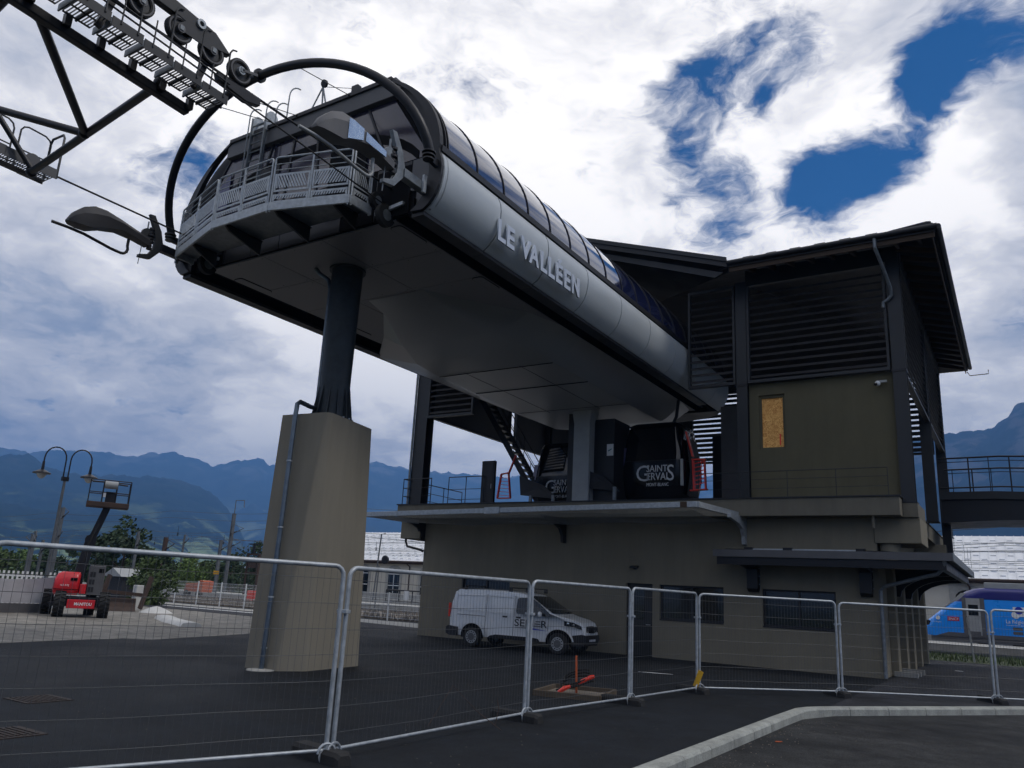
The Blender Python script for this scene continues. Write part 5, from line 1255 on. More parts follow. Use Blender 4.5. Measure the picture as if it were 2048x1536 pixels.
# small things lying about
rnd = random.Random(21); m = MB()
for _ in range(170):
    y = rnd.uniform(7.5, 16.2); x = -3.64+abs(rnd.gauss(0, .35)); s = rnd.uniform(.004, .011)
    m.loft([[(x-s, y-s*.7, -.128), (x+s*.8, y-s, -.128), (x+s, y+s*.8, -.128), (x-s*.7, y+s, -.128)], [(x-s*.4, y-s*.3, -.128+s), (x+s*.3, y-s*.4, -.128+s), (x+s*.4, y+s*.3, -.128+s*.8), (x-s*.3, y+s*.4, -.128+s)]])
tag(m.build('loose_grit', EARTH, smooth=False, weld=False), 'loose grit lying in the gutter along the pale kerb', 'grit', kind='stuff')
m = MB()
for _ in range(700):
    x = rnd.uniform(-20, -4.2); y = rnd.uniform(6, 26); s = rnd.uniform(.003, .010)
    m.add([(x-s, y-s*.7, .003), (x+s, y-s*.5, .004), (x+s*.6, y+s, .003), (x, y, .003+s)], [(0,1,3),(1,2,3),(2,0,3)])
tag(m.build('scattered_grit', EARTH, smooth=False, weld=False), 'tiny stones scattered over the dark asphalt forecourt', 'grit', kind='stuff')
for i, (x, y, a, lab) in enumerate(((-8.4, 20.6, .3, 'short white paint mark on the asphalt before the dark door'), (-2.2, 33.5, -.2, 'small pale flake of paper lying near the grass verge'), (-3.35, 13.1, .8, 'dry orange leaf lying in the gutter by the kerb stones'))):
    z = .006 if i < 2 else -.126
    d = Vector((math.cos(a), math.sin(a))); n = Vector((-d.y, d.x)); L3, w3 = ((.45, .05), (.14, .09), (.06, .035))[i]
    c = Vector((x, y)); q = [c-d*L3-n*w3*.6, c-d*L3*.2-n*w3, c+d*L3-n*w3*.3, c+d*L3*.8+n*w3*.5, c-d*L3*.1+n*w3, c-d*L3*.9+n*w3*.4]
    o = MB().prism([(p_.x, p_.y, z) for p_ in q], (0, 0, .006)).build(('paint_mark', 'paper_scrap', 'dry_leaf')[i], (WHITE_DULL, WHITE_DULL, ORANGE)[i], smooth=False)
    tag(o, lab, ('mark', 'litter', 'leaf')[i])
# ---------------------------------------------------------------- white van (local: x forward, right side = -y)
van = thing('van', 'white panel van with SEMER lettering parked along the taupe wall', 'van')
HW = .92
prof = [(-.98, .36), (-1.0, .95), (-.96, 1.45), (-.86, 1.82), (-.72, 1.915), (.4, 1.94), (1.35, 1.925), (1.95, 1.86), (2.25, 1.74), (3.05, 1.26), (3.25, 1.20), (3.70, 1.11), (3.95, 1.02), (4.05, .88), (4.10, .66), (4.11, .50), (4.03, .34)]
def van_y(x, z):     # half width with tumblehome and nose taper
    w = HW
    if z > .95: w -= .17*((z-.95)/1.0)**1.5
    if z < .5: w -= .03*(.5-z)/.15
    if x > 3.1: w -= .34*((x-3.1)/1.0)**1.9
    if x < -.8: w -= .06*((-.8-x)/.2)**2
    return w
def van_section(fr): return [(x, fr*van_y(x, z), z) for x, z in prof]
m = MB(); rings = []
for fr in (-1, -.985, -.93, -.7, 0, .7, .93, .985, 1):
    k = abs(fr)
    ring = []
    for x, z in prof:
        inset = .0 if k < .9 else (.012 if k < .95 else (.035 if k < .99 else .075))
        zz = z - (inset if z > 1.5 else 0)*1.0; xx = x-(inset if x > 2 else (-inset if x < -.5 else 0))*1.2
        ring.append((xx, fr*van_y(x, z), zz))
    rings.append(ring)
m.loft(rings)
def arch_cut(mb): return mb
body = m.build('body', WHITE, van, ang=32)
# wheel arches not cut: near-black patches on the skin paint the wheel-well shade
def side_patch(pts, name, mat, parent=van, off=.006, th=.012, both=True, bevel=0):
    res = None
    for s in (-1, 1) if both else (-1,):
        P_ = [V(x, s*(van_y(x, z)+off), z) for x, z in pts]
        Q_ = [V(x, s*(van_y(x, z)+off-th), z) for x, z in pts]
        mb = MB(); n = len(P_); mb.add(P_+Q_, [list(range(n)), list(range(n, 2*n))[::-1]]+[(i, (i+1) % n, n+(i+1) % n, n+i) for i in range(n)])
        o = mb.build(name, mat, parent, smooth=False)
        if s == -1: res = o
    return res
WXS = (0.0, 3.275)
for wx in WXS:
    pts = [(wx+.44*math.cos(R(a)), .36+.42*math.sin(R(a))) for a in range(0, 181, 12)]
    pts = [(wx+.44, .30)]+pts+[(wx-.44, .30)]
    side_patch(pts, 'arch_shade_patch', VOID, off=.008, th=.03)
    lip = [(wx+.50*math.cos(R(a)), .38+.48*math.sin(R(a))) for a in range(5, 176, 10)]+[(wx+.465*math.cos(R(a)), .38+.445*math.sin(R(a))) for a in range(175, 4, -10)]
    side_patch(lip, 'arch_lip', WHITE, off=.022, th=.02)
    for s in (-1, 1):
        yc = s*(.80 if wx < 1 else .80)
        w = MB().disc((wx, yc+s*.03, .335), (0, 1, 0), .335, .22, 36, ri=.20).build('wheel', RUBBER, van, bevel=.03)
        MB().disc((wx, yc+s*.11, .335), (0, 1, 0), .215, .05, 30).build('rim', GREY_L, w)
        MB().disc((wx, yc+s*.137, .335), (0, 1, 0), .125, .02, 24).build('hub_cap', GREY_D, w)
        sl = MB()
        for k in range(12):
            a = 2*math.pi*k/12; sl.disc((wx+.168*math.cos(a), yc+s*.136, .335+.168*math.sin(a)), (0, 1, 0), .020, .012, 8)
        sl.build('rim_holes', VOID, w)
side_patch([(1.72, 1.20), (2.93, 1.17), (2.98, 1.24), (2.62, 1.50), (2.30, 1.70), (2.10, 1.74), (1.74, 1.72), (1.69, 1.66), (1.69, 1.26)], 'side_window', GLASS_D, off=.006)
# windscreen
def on_front(x, fr, z, off=.008): return V(x+off*.6, fr*van_y(x, z), z+off)
ws = MB(); n = 8
top = [(x, 1.74-(x-2.25)/.8*.48+.022) for x in (2.20, 2.4, 2.62, 2.84, 3.08)]
ws.loft([[on_front(x-.06*abs(f)**3, f*.93, z, .012) for x, z in top] for f in [-1+2*i/n for i in range(n+1)]], closed=False)
ws.build('windscreen', GLASS_D, van, recalc=True)
for f0, f1 in ((-.7, -.02), (.05, .75)): MB().bar(on_front(3.06, f0, 1.25, .03), on_front(2.98, f1, 1.31, .03), .02, .012).build('wiper', BLACK_STEEL, van, smooth=False)
# dark bumpers, sills, grille, lamps
fb_ = MB()
fb_.loft([[(x+.015, f*(van_y(x, z)+.008), z) for x, z in ((3.72, .62), (3.98, .66), (4.10, .64), (4.115, .52), (4.03, .30), (3.70, .28))] for f in (-1, -.9, -.5, 0, .5, .9, 1)])
fb_.build('front_bumper', CHAR, van)
rb = MB(); rb.loft([[(x, f*(HW+.01), z) for x, z in ((-.62, .62), (-.96, .66), (-1.06, .60), (-1.06, .40), (-.9, .33), (-.60, .33))] for f in (-1, 0, 1)]); rb.build('rear_bumper', CHAR, van)
side_patch([(.62, .34), (2.62, .34), (2.56, .44), (2.3, .47), (.95, .47), (.72, .42)], 'sill_guard', CHAR, off=.014)
gr = MB().loft([[(4.065-.10*abs(f)**2+.0, f*.52, .93-.02*abs(f)), (4.125-.10*abs(f)**2, f*.46, .71)] for f in (-1, -.5, 0, .5, 1)], closed=False).build('grille', VOID, van)
m = MB()
for k in range(7): m.box(4.07, 4.12, -.42+.14*k-.008, -.42+.14*k+.008, .73, .90)
m.build('grille_bars', CHAR, gr, smooth=False)
MB().loft([[(4.10-.10*f*f, f*.60, .70), (4.118-.10*f*f, f*.60, .685), (4.10-.10*f*f, f*.60, .67)] for f in (-1, -.5, 0, .5, 1)]).build('grille_trim', GREY_L, gr)
for s in (-1, 1):
    hl = MB().loft([[(3.46, s*(van_y(3.46, .98)+.014), 1.06), (3.75, s*(van_y(3.75, .98)+.016), 1.03), (3.99, s*(van_y(3.98, .84)+.014), .92)],
                    [(3.48, s*(van_y(3.48, .86)+.014), .91), (3.75, s*(van_y(3.75, .8)+.018), .89), (4.02, s*(van_y(4.0, .76)+.014), .81)]], closed=False).build('headlight', BLACK_GLOSS, van)
    MB().sphere((3.60, s*(van_y(3.60, .92)+.012), .985), .048, 12, 8).build('lamp_reflector', MIRROR_PLATE, hl)
    MB().sphere((3.77, s*(van_y(3.77, .9)+.014), .955), .038, 12, 8).build('lamp_reflector', GREY_L, hl)
    MB().box(*sorted((-1.015, -.965)), *sorted((s*.78, s*.895)), .95, 1.42).build('tail_light', RED, van, smooth=False, bevel=.01)
    mr = MB().sphere((2.66, s*1.06, 1.22), .1, 10, 8, (.7, .9, 1.0)).build('wing_mirror', WHITE, van)
    MB().bar((2.66, s*.86, 1.2), (2.62, s*1.02, 1.22), .05, .05).build('mirror_arm', CHAR, mr, smooth=False)
pl_ = MB().box(4.118, 4.126, -.26, .26, .44, .55).build('number_plate', LOGO, van, smooth=False)
# seams, handles, rail, door creases
def seam(pts, name='panel_seam', w=.012):
    for s in (-1, 1):
        m = MB()
        for (a, b) in zip(pts, pts[1:]):
            p = V(a[0], s*(van_y(*a)+.004), a[1]); q = V(b[0], s*(van_y(*b)+.004), b[1]); m.bar(p, q, w, .006, up=(0, 1, 0))
        m.build(name, GREY_D, van, smooth=False)
seam([(1.60, 1.78), (1.60, .42)]); seam([(.50, 1.78), (.50, .44)]); seam([(2.93, 1.15), (2.88, .5)]); seam([(-.62, 1.05), (.50, 1.04)], w=.02)
for pts in ([(-.72, 1.70), (.42, 1.73), (.42, 1.22), (-.78, 1.24), (-.72, 1.70)], [(.58, 1.73), (1.50, 1.73), (1.50, 1.20), (.58, 1.22), (.58, 1.73)]):
    for s in (-1, 1):
        m = MB()
        for a, b in zip(pts, pts[1:]): m.bar(V(a[0], s*(van_y(*a)+.003), a[1]), V(b[0], s*(van_y(*b)+.003), b[1]), .03, .012, up=(0, 1, 0))
        m.build('pressed_crease', WHITE, van, bevel=.004)
for x in (1.28, 1.80):
    side_patch([(x-.09, 1.10), (x+.09, 1.10), (x+.10, 1.07), (x+.07, 1.04), (x-.08, 1.05)], 'door_handle', CHAR, off=.025, th=.02)
for x in (-.45, 1.35, 2.0):
    rb_ = MB().box(x-.05, x+.05, -.74, .74, 2.02, 2.05).build('roof_bar', BLACK_STEEL, van, smooth=False)
    for s in (-1, 1): MB().bar((x, s*.70, 1.90), (x, s*.70, 2.03), .12, .05).build('bar_foot', BLACK_STEEL, rb_, smooth=False)
MB().tube([(2.0, 0, 1.9), (1.85, 0, 2.12)], .008, 6).build('aerial', BLACK_STEEL, van)
yv = -(van_y(2.2, .9)+.012)
put_text('SEM', 'lettering', BLACK_INK, van, (1.66, yv-.008, .80), .32, depth=.003, offset=.003, width=.70)
put_text('R', 'lettering', BLACK_INK, van, (2.64, yv-.004, .80), .32, depth=.003, offset=.003, width=.22)
m = MB()
for k in range(3): m.box(2.40+.03*k, 2.64, yv-.006, yv-.002, .815+.075*k, .845+.075*k)
m.build('lettering', BLACK_INK, van, smooth=False)
MB().prism([(2.36, yv-.004, .715), (2.90, yv-.004, .705), (2.36, yv-.004, .765)], (0, .003, 0)).build('blue_swoosh', BLUE_INK, van, smooth=False)
m = MB(); rr_ = random.Random(3); x = 1.69
while x < 2.3:
    w = rr_.uniform(.02, .035); m.box(x, x+w, yv-.004, yv-.001, .735, .765); x += w+.012
m.build('fine_print', GREY_D, van, smooth=False)
seat = MB().box(2.05, 2.2, -.62, -.2, 1.0, 1.5).build('seat_back', GREY_D, van, smooth=False)
van.rotation_euler = (0, 0, R(4)); van.location = (-16.28, 24.12, 0)

# ---------------------------------------------------------------- red boom lift (local: y away from the viewer)
bl = thing('boom_lift', 'red self propelled boom lift with raised dark boom and basket on the gravel lot', 'boom lift')
for (x, y) in ((-.52, -1.0), (1.08, -1.0), (-.98, 1.15), (.62, 1.15)):
    w = MB().disc((x, y, .5), (1, 0, 0), .49, .40, 30, ri=.2).build('wheel', RUBBER, bl, bevel=.04)
    m = MB()
    for k in range(18):
        a = 2*math.pi*k/18
        for sx in (-1, 1):
            aa = a+sx*.09; c_ = V(x+sx*.10, y+.50*math.cos(aa), .5+.50*math.sin(aa)); t_ = V(0, -math.sin(aa), math.cos(aa))
            m.bar(c_-V(.10, 0, 0)*sx*.9-t_*.03, c_+V(.10, 0, 0)*sx*.9+t_*.04, .05, .05, up=(0, math.cos(aa), math.sin(aa)))
    m.build('tread_lugs', RUBBER, w, smooth=False, kind='stuff')
    MB().disc((x+(-.17 if x < 0 else .17)*0-.12, y, .5), (1, 0, 0), .24, .16, 20).build('rim', GREY_L, w)
MB().box(-.75, .95, -.95, 1.15, .42, .78).build('chassis', BLACK_STEEL, bl, smooth=False, bevel=.03)
for y in (-1.0, 1.15): MB().box(-.9, .95, y-.1, y+.1, .42, .58).build('axle', BLACK_STEEL, bl, smooth=False)
pn = MB().box(-.26, .74, -1.42, -1.30, .36, .70).build('bumper_plate', RED_LIFT, bl, smooth=False, bevel=.02)
put_text('MANITOU', 'lettering', WHITE, pn, (.0, -1.424, .48), .16, depth=.003, offset=.004, width=.62)
MB().box(-.35, .65, -1.30, -.9, .45, .65).build('bumper_arm', BLACK_STEEL, bl, smooth=False)
hd = MB().loft([rrect(-.80, .06, -.95, .9, .86, .12), rrect(-.86, .08, -1.05, 1.0, 1.05, .15), rrect(-.84, .08, -1.02, 1.0, 1.45, .15), rrect(-.74, .08, -.95, .95, 1.68, .15), rrect(-.60, .04, -.85, .9, 1.76, .15)]).build('engine_hood', RED_LIFT, bl, ang=50)
MB().box(-.26, -.02, -1.05, -1.03, 1.42, 1.53).build('vent', VOID, hd, smooth=False)
MB().box(-.84, .07, -1.062, -1.04, 1.06, 1.085).build('hood_seam', VOID, hd, smooth=False)
put_text('160 ATJ', 'lettering', WHITE, hd, (-.62, -1.06, 1.20), .10, depth=.003)
MB().box(.10, .34, -1.0, .7, .90, 1.30).build('turret_base', RED_LIFT, bl, smooth=False, bevel=.03)
cb = MB().box(.36, .94, -.95, .9, .88, 2.06).build('hydraulic_cabinet', GREY_D, bl, smooth=False, bevel=.03)
MB().box(.70, .88, -.965, -.945, 1.78, 1.94).build('vent', VOID, cb, smooth=False)
for k in range(3): MB().box(.40, .60, -.965, -.945, 1.0+.3*k, 1.2+.3*k).build('access_panel', CHAR, cb, smooth=False)
MB().bar((-.08, 0, .95), (.22, .15, 3.25), .40, .44, up=(0, 1, 0)).build('lower_boom', BLACK_STEEL, bl, smooth=False, bevel=.03)
ub = MB().bar((.18, .1, 2.95), (.62, .05, 4.55), .28, .34, up=(0, 1, 0)).build('upper_boom', BLACK_STEEL, bl, smooth=False, bevel=.02)
MB().tube([(.08, -.28, 2.2), (.14, -.32, 2.9), (.28, -.32, 3.4), (.42, -.28, 3.8)], .03, 7).build('hose', RUBBER, bl)
MB().disc((.20, .12, 3.1), (0, 1, 0), .22, .55, 18).build('elbow_pin', BLACK_STEEL, bl)
bk = MB().box(-.22, 1.42, -.45, .40, 4.48, 4.70).build('basket_floor', RUSTY, bl, smooth=False, bevel=.03)
m = MB()
for z in (5.10, 5.62):
    m.tube([(-.18, -.42, z), (1.38, -.42, z), (1.38, .37, z), (-.18, .37, z)], .022, 7, closed=True)
for x in (-.18, .34, .86, 1.38):
    for y in (-.42, .37): m.tube([(x, y, 4.65), (x, y, 5.62)], .022, 7)
m.tube([(-.12, -.42, 5.52), (.38, -.42, 5.54)], .035, 7); m.tube([(.82, -.42, 5.48), (1.25, -.42, 5.46)], .035, 7)
m.build('basket_rail', BLACK_STEEL, bk)
MB().cyl((.36, -.5, 5.42), (.86, -.5, 5.42), .16, 16).build('protection_roll', GREY_L, bk)
MB().box(.46, .82, -.40, -.05, 4.7, 5.14).build('control_box', BLACK_STEEL, bk, smooth=False)
MB().box(.36, .46, -.44, -.43, 4.90, 5.08).build('notice', LOGO, bk, smooth=False)
bl.rotation_euler = (0, 0, R(61)); bl.location = (-33.15, 18.70, 0)

# loader bucket beside it, cabinet, pile
lb = thing('loader_bucket', 'rusty loader bucket frame standing right of the boom lift', 'loader bucket', (-37.2, 23.3, 0))
def lp(x, y, z): t = R(61); return (-37.2+x*math.cos(t)-y*math.sin(t), 23.3+x*math.sin(t)+y*math.cos(t), z)
MB().prism([lp(-1.5, 0, .02), lp(-1.5, .8, .02), lp(-1.5, .9, .5), lp(-1.5, .7, .62), lp(-1.5, .35, .2)], [b-a for a, b in zip(lp(0, 0, 0), lp(2.2, 0, 0))]).build('scoop', RUSTY, lb, smooth=False)
for x in (-1.0, .9): MB().bar(lp(x, .2, .15), lp(x+.35, .6, 1.7), .12, .22).build('lift_arm', RUSTY, lb, smooth=False)
MB().bar(lp(-1.2, .4, .95), lp(1.0, .4, .80), .16, .16).build('cross_beam', RUSTY, lb, smooth=False)
o = MB().box(-38.9, -38.55, 24.9, 25.3, 0, 1.25).build('utility_cabinet', PALE_CONC, smooth=False, bevel=.03); tag(o, 'small pale utility cabinet standing behind the loader bucket', 'cabinet')
o = MB().lathe((-36.2, 24.6, 0), [(.8, 0), (.5, .16), (.2, .28), (.03, .32)], 14).build('white_gravel_pile', PALE_CONC); tag(o, 'small white gravel pile behind the loader bucket', 'pile')
m = MB(); m.loft([[(x+dy*.4, y+dy, z) for dy, z in ((-.38, 0), (-.28, .13), (-.10, .16), (.10, .16), (.28, .13), (.38, 0))] for x, y in ((-31.6, 21.9), (-31.2, 21.7), (-29.4, 20.75), (-27.2, 19.85), (-26.4, 19.5))])
tag(m.build('kerb_nose', PALE_CONC, ang=60), 'white painted kerb nose lying across the gravel lot entrance', 'kerb')

# ---------------------------------------------------------------- regional train
tr = thing('train', 'blue regional train with dark blue roof stopped behind the station', 'train', (4, 65, 0))
YT = 65.0
low = [(-6.02, .60), (-6.2, 1.15), (-6.02, 1.55), (-5.55, 1.95), (-4.95, 2.45), (-4.35, 2.92), (-3.95, 3.12), (30, 3.12), (30, .60)]
upp = [(-4.35, 2.925), (-3.95, 3.30), (-3.55, 3.62), (-3.0, 3.85), (-2.5, 3.92), (30, 3.92), (30, 3.125), (-3.95, 3.125)]
def nose(prof, shr, zin):
    rg = []
    for y, sh, k in ((-1.42, .62, 1), (-1.38, .40, .6), (-1.1, .12, .1), (0, 0, 0), (1.1, .12, .1), (1.38, .40, .6), (1.42, .62, 1)):
        rg.append([(x+(sh*shr if x < -2 else 0), YT+y, z-(zin*k if z > 3.5 else 0)) for x, z in prof])
    return rg
MB().loft(nose(low, 1, 0)).build('body_shell', TRAIN_B, tr, ang=45)
MB().loft(nose(upp, 1, .28)).build('roof_shell', TRAIN_D, tr, ang=45)
MB().loft([[(-5.0+s, YT+y, 2.47), (-4.3+s, YT+y, 3.0), (-3.75+s, YT+y, 3.52)] for y, s in ((-1.2, .20), (-.6, .02), (0, -.04), (.6, .02), (1.2, .20))], closed=False).build('windscreen', GREY_D, tr)
MB().prism([(-4.55, YT-1.44, 2.72), (-4.05, YT-1.44, 3.14), (-3.65, YT-1.43, 3.50), (-3.35, YT-1.43, 3.52), (-3.75, YT-1.44, 3.14), (-4.2, YT-1.44, 2.85)], (0, .03, 0)).build('cab_side_window', GREY_L, tr, smooth=False)
SY = YT-1.425
dr_ = MB().box(-3.62, -2.42, SY-.02, SY+.02, .75, 3.18).build('door', GREY_L, tr, smooth=False)
MB().box(-3.68, -3.45, SY-.025, SY+.018, .66, 3.2).build('door_jamb', GREY_D, dr_, smooth=False)
MB().box(-2.62, -2.36, SY-.025, SY+.018, .66, 3.2).build('door_jamb', GREY_D, dr_, smooth=False)
MB().box(-3.32, -2.75, SY-.03, SY-.015, 2.05, 2.75).build('door_window', GLASS_D, dr_, smooth=False)
MB().box(-3.4, -2.7, SY-.05, SY-.01, .62, 1.0).build('door_step', GREY_D, dr_, smooth=False)
for k in range(7):
    x = .15+3.2*k; MB().box(x, x+1.6, SY-.012, SY+.01, 1.35, 2.35).build('side_window', GLASS_D, tr, smooth=False, bevel=.06 if False else 0)
for x0, x1 in ((-2.3, 2.2), (2.3, 8), (8.2, 14)): MB().box(x0, x1, YT-1.0, YT+1.0, 3.80, 4.28).build('roof_unit', GREY_L, tr, smooth=False, bevel=.04)
MB().box(-5.7, 30, SY+.06, SY+.2, .28, .62).build('skirt', GREY_D, tr, smooth=False)
MB().prism([(-5.4, SY-.006, .60), (-4.6, SY-.006, .88), (-2.2, SY-.006, .84), (30, SY-.006, .84), (30, SY-.006, .60)], (0, .02, 0)).build('lower_band', GREY_D, tr, smooth=False)
for x in (-2.6, -.6, 10, 12): MB().disc((x, YT-.75, .42), (0, 1, 0), .42, .12, 22).build('wheel', RUSTY, tr)
MB().prism([(-6.12, YT-1.05, 1.38), (-5.85, YT-1.30, 1.62), (-5.45, YT-1.40, 1.45), (-5.75, YT-1.36, 1.15)], (0, .04, 0)).build('headlight', BLACK_GLOSS, tr, smooth=False)
lg = MB().box(-4.62, -3.92, SY-.012, SY-.004, 1.62, 1.90).build('red_logo_plate', M('logo_red', (.45, .01, .06), .5), tr, smooth=False)
put_text('SNCF', 'lettering', WHITE, lg, (-4.58, SY-.014, 1.68), .22, depth=.003, width=.62, shear=.1)
MB().disc((-5.2, SY-.01, 1.78), (0, 1, 0), .13, .012, 16).build('round_emblem', WHITE, tr)
put_text('La Région', 'lettering', WHITE, tr, (-5.48, SY-.012, 1.48), .12, depth=.003)
put_text('La Région', 'lettering', WHITE, tr, (-1.22, SY-.012, 1.66), .34, depth=.003, width=1.15)
put_text('Auvergne-Rhône-Alpes', 'lettering', WHITE, tr, (-1.2, SY-.012, 1.50), .11, depth=.003, width=1.0)
e_ = MB().disc((-.62, SY-.01, 2.22), (0, 1, 0), .24, .012, 18).build('round_emblem', WHITE, tr)
MB().disc((-.42, SY-.02, 2.50), (0, 1, 0), .24, .012, 18).build('blue_emblem', BLUE_INK, e_)
MB().box(-.75, 1.8, SY-.009, SY-.003, 2.12, 2.72).build('white_poster_band', WHITE, tr, smooth=False)
put_text('★', 'emblem_mark', WHITE, tr, (-.52, SY-.03, 2.43), .18, depth=.003) if False else None
m = MB(); m.box(.0, .5, SY-.012, SY-.008, 2.55, 2.62); m.box(.0, .42, SY-.012, SY-.008, 2.42, 2.47); m.build('red_print', RED, tr, smooth=False)
for z in (.95, 1.22): MB().box(-.85, -.30, SY-.01, SY-.002, z, z+.19).build('vent', GREY_D, tr, smooth=False)
# ---------------------------------------------------------------- old railway station behind the tracks
ow = thing('railway_station', 'long cream railway station with pale metal roof and arched windows', 'building', (-30, 79, .4))
SX0, SX1, SYF, SYB = -76, 14, 75.2, 86.0
AW_ = [-74.6+5.05*k for k in range(17)]
def arched(cx, w, z0, zs, y, th, n=8):
    return [(cx-w/2, y, z0), (cx+w/2, y, z0)]+[(cx+w/2*math.cos(R(180*i/n)), y, zs+w/2*.75*math.sin(R(180*i/n))) for i in range(n+1)]
MB().box(SX0, SX1, SYF, SYB, .4, 4.95).build('wall', STATION_WALL, ow, smooth=False)
MB().box(SX0-.01, SX1+.01, SYF-.04, SYB+.04, .4, 1.0).build('plinth', CONC, ow, smooth=False)
for k, cx in enumerate(AW_):
    if -58 < cx < -8: continue
    s_ = MB().prism(arched(cx, 2.5, .95, 3.5, SYF-.05, 0), (0, .04, 0)).build('window_surround', CONC, ow, smooth=False)
    MB().prism(arched(cx, 1.75, 1.15, 3.4, SYF-.062, 0), (0, .03, 0)).build('pane', GLASS_D, s_, smooth=False)
    m = MB(); m.box(cx-.05, cx+.05, SYF-.08, SYF-.055, 1.15, 4.0)
    for z in (2.0, 3.35): m.box(cx-.85, cx+.85, SYF-.08, SYF-.055, z, z+.08)
    m.build('muntin', WHITE, s_, smooth=False)
RZ = 8.85
rf_ = MB().prism([(SX0-.6, SYF-.7, 4.95), (SX1+.6, SYF-.7, 4.95), (SX1+.6, 80.6, RZ), (SX0-.6, 80.6, RZ)], (0, 0, -.12)).build('roof', ROOF_WHITE, ow, smooth=False)
MB().prism([(SX0-.6, SYB+.7, 4.95), (SX1+.6, SYB+.7, 4.95), (SX1+.6, 80.601, RZ), (SX0-.6, 80.601, RZ)], (0, 0, -.12)).build('roof', ROOF_WHITE, ow, smooth=False)
sl_ = (RZ-4.95)/(80.6-SYF+.7)
m = MB()
for k in range(int((SX1-SX0)/.62)):
    x = SX0+.62*k; m.prism([(x-.02, SYF-.69, 4.97), (x+.02, SYF-.69, 4.97), (x+.02, 80.5, RZ), (x-.02, 80.5, RZ)], (0, 0, .05))
m.build('standing_seams', ROOF_WHITE, rf_, smooth=False, kind='stuff', weld=False)
m = MB()
for r in range(10):
    for k in range(int((SX1-SX0)/1.24)):
        x = SX0+1.24*k+(.62 if r % 2 else 0); y = SYF-.3+.55*r
        z = 4.95+sl_*(y-SYF+.7); m.box(x+.10, x+.50, y-.02, y+.02, z, z+.07)
m.build('snow_stops', ROOF_WHITE, rf_, smooth=False, kind='stuff', weld=False)
for r in range(4):
    y = SYF+.4+1.3*r; z = 4.95+sl_*(y-SYF+.7)
    MB().box(SX0, SX1, y-.015, y+.015, z+.01, z+.045).build('roof_lap', GREY_L, rf_, smooth=False)
MB().tube([(SX0-.6, SYF-.75, 4.85), (SX1+.6, SYF-.75, 4.85)], .12, 8).build('gutter', RUSTY, ow)
MB().box(SX0-.5, SX1+.5, SYF-.6, SYF+.02, 4.6, 4.83).build('eaves_board', RUSTY, ow, smooth=False)
for x in (-62.4, -52, -4.0): MB().tube([(x, SYF-.7, 4.8), (x+.3, SYF-.12, 4.3), (x+.3, SYF-.1, .5)], .07, 8).build('downpipe', RUSTY, ow)
MB().box(-5.2, -3.9, SYF-.055, SYF-.01, .9, 4.6).build('grey_wall_panel', CONC, ow, smooth=False)
MB().box(1.6, 2.2, 79, 79.8, 8.2, 10.2).build('chimney', RUSTY, ow, smooth=False)
# platform bits near it
pc = thing('platform_clock', 'round dark platform clock on a post before the arched window', 'clock', (-52.2, 58.9, .4))
MB().tube([(-53.0, 58.9, -.05), (-52.6, 58.9, 6.8), (-52.1, 58.9, 6.85)], .07, 8).build('post', CATENARY, pc)
MB().disc((-51.75, 58.8, 4.35), (0, 1, 0), .40, .2, 22).build('clock_face', BLACK_STEEL, pc)
o = MB().box(-40.05, -39.35, 44.9, 44.94, 2.86, 3.12).build('yellow_notice', YELLOW, smooth=False); 
o2 = thing('yellow_sign', 'small yellow warning sign on a post seen just right of the pier', 'sign', (-40.1, 44.95, 0))
MB().tube([(-40.15, 44.95, 0), (-40.1, 44.95, 3.3)], .04, 8).build('post', CATENARY, o2)
o.parent = o2; o.location = o.location-Vector((-40.1, 44.95, 0))
simple_rail('platform_barrier', 'dark platform barrier with pale bars in front of the arched window', [(-52.3, 60.0, .42), (-47.4, 60.0, .42)], 1.15, (.1,), BLACK_STEEL, 1.6, r=.06)
o = MB().box(-50.0, -49.4, 59.9, 59.94, .7, 1.55).build('barrier_notice', WHITE_DULL, smooth=False); tag(o, 'white notice board hung on the dark platform barrier', 'notice')

# ---------------------------------------------------------------- white mesh fence along the railway
wf = thing('railway_fence', 'white mesh railway fence with upright posts running behind the gravel lot', 'fence', (-40, 35.3, 0))
po = MB().box(-57.5, -57.44, 35.27, 35.33, 0, 1.55).build('fence_post', WHITE_DULL, wf, smooth=False)
for k in range(1, 15): copy_part(po, (2.45*k, 0, 0))
m = MB()
for k in range(7): m.box(-57.5, -23.2, 35.30, 35.312, .15+.22*k, .166+.22*k)
for k in range(340): m.box(-57.5+.1*k, -57.494+.1*k, 35.304, 35.31, .12, 1.5)
m.build('mesh', WHITE_DULL, wf, smooth=False, weld=False, kind='stuff')
wp = thing('picket_fence', 'white picket fence above the tarpaulin at the frame edge', 'fence', (-40.4, 18.4, 0))
pk = None
for k in range(36):
    y = 14.6+.18*k; x = -40.9+.0
    if pk is None: pk = MB().box(x, x+.03, y, y+.09, .1, 1.66).build('picket', WHITE_DULL, wp, smooth=False)
    else: copy_part(pk, (.165*k*.18*2.0, .18*k, 0))
for z in (.4, 1.45): MB().bar((-40.92, 14.5, z), (-38.8, 21.0, z), .03, .08).build('fence_rail', WHITE_DULL, wp, smooth=False)
MB().box(-38.95, -38.85, 20.95, 21.05, 0, 1.75).build('end_post', WHITE_DULL, wp, smooth=False)
pf = thing('tarpaulin_fence', 'site fence hung with a sagging grey white tarpaulin left of the boom lift', 'fence', (-35.2, 16, 0))
m = MB(); rings = []
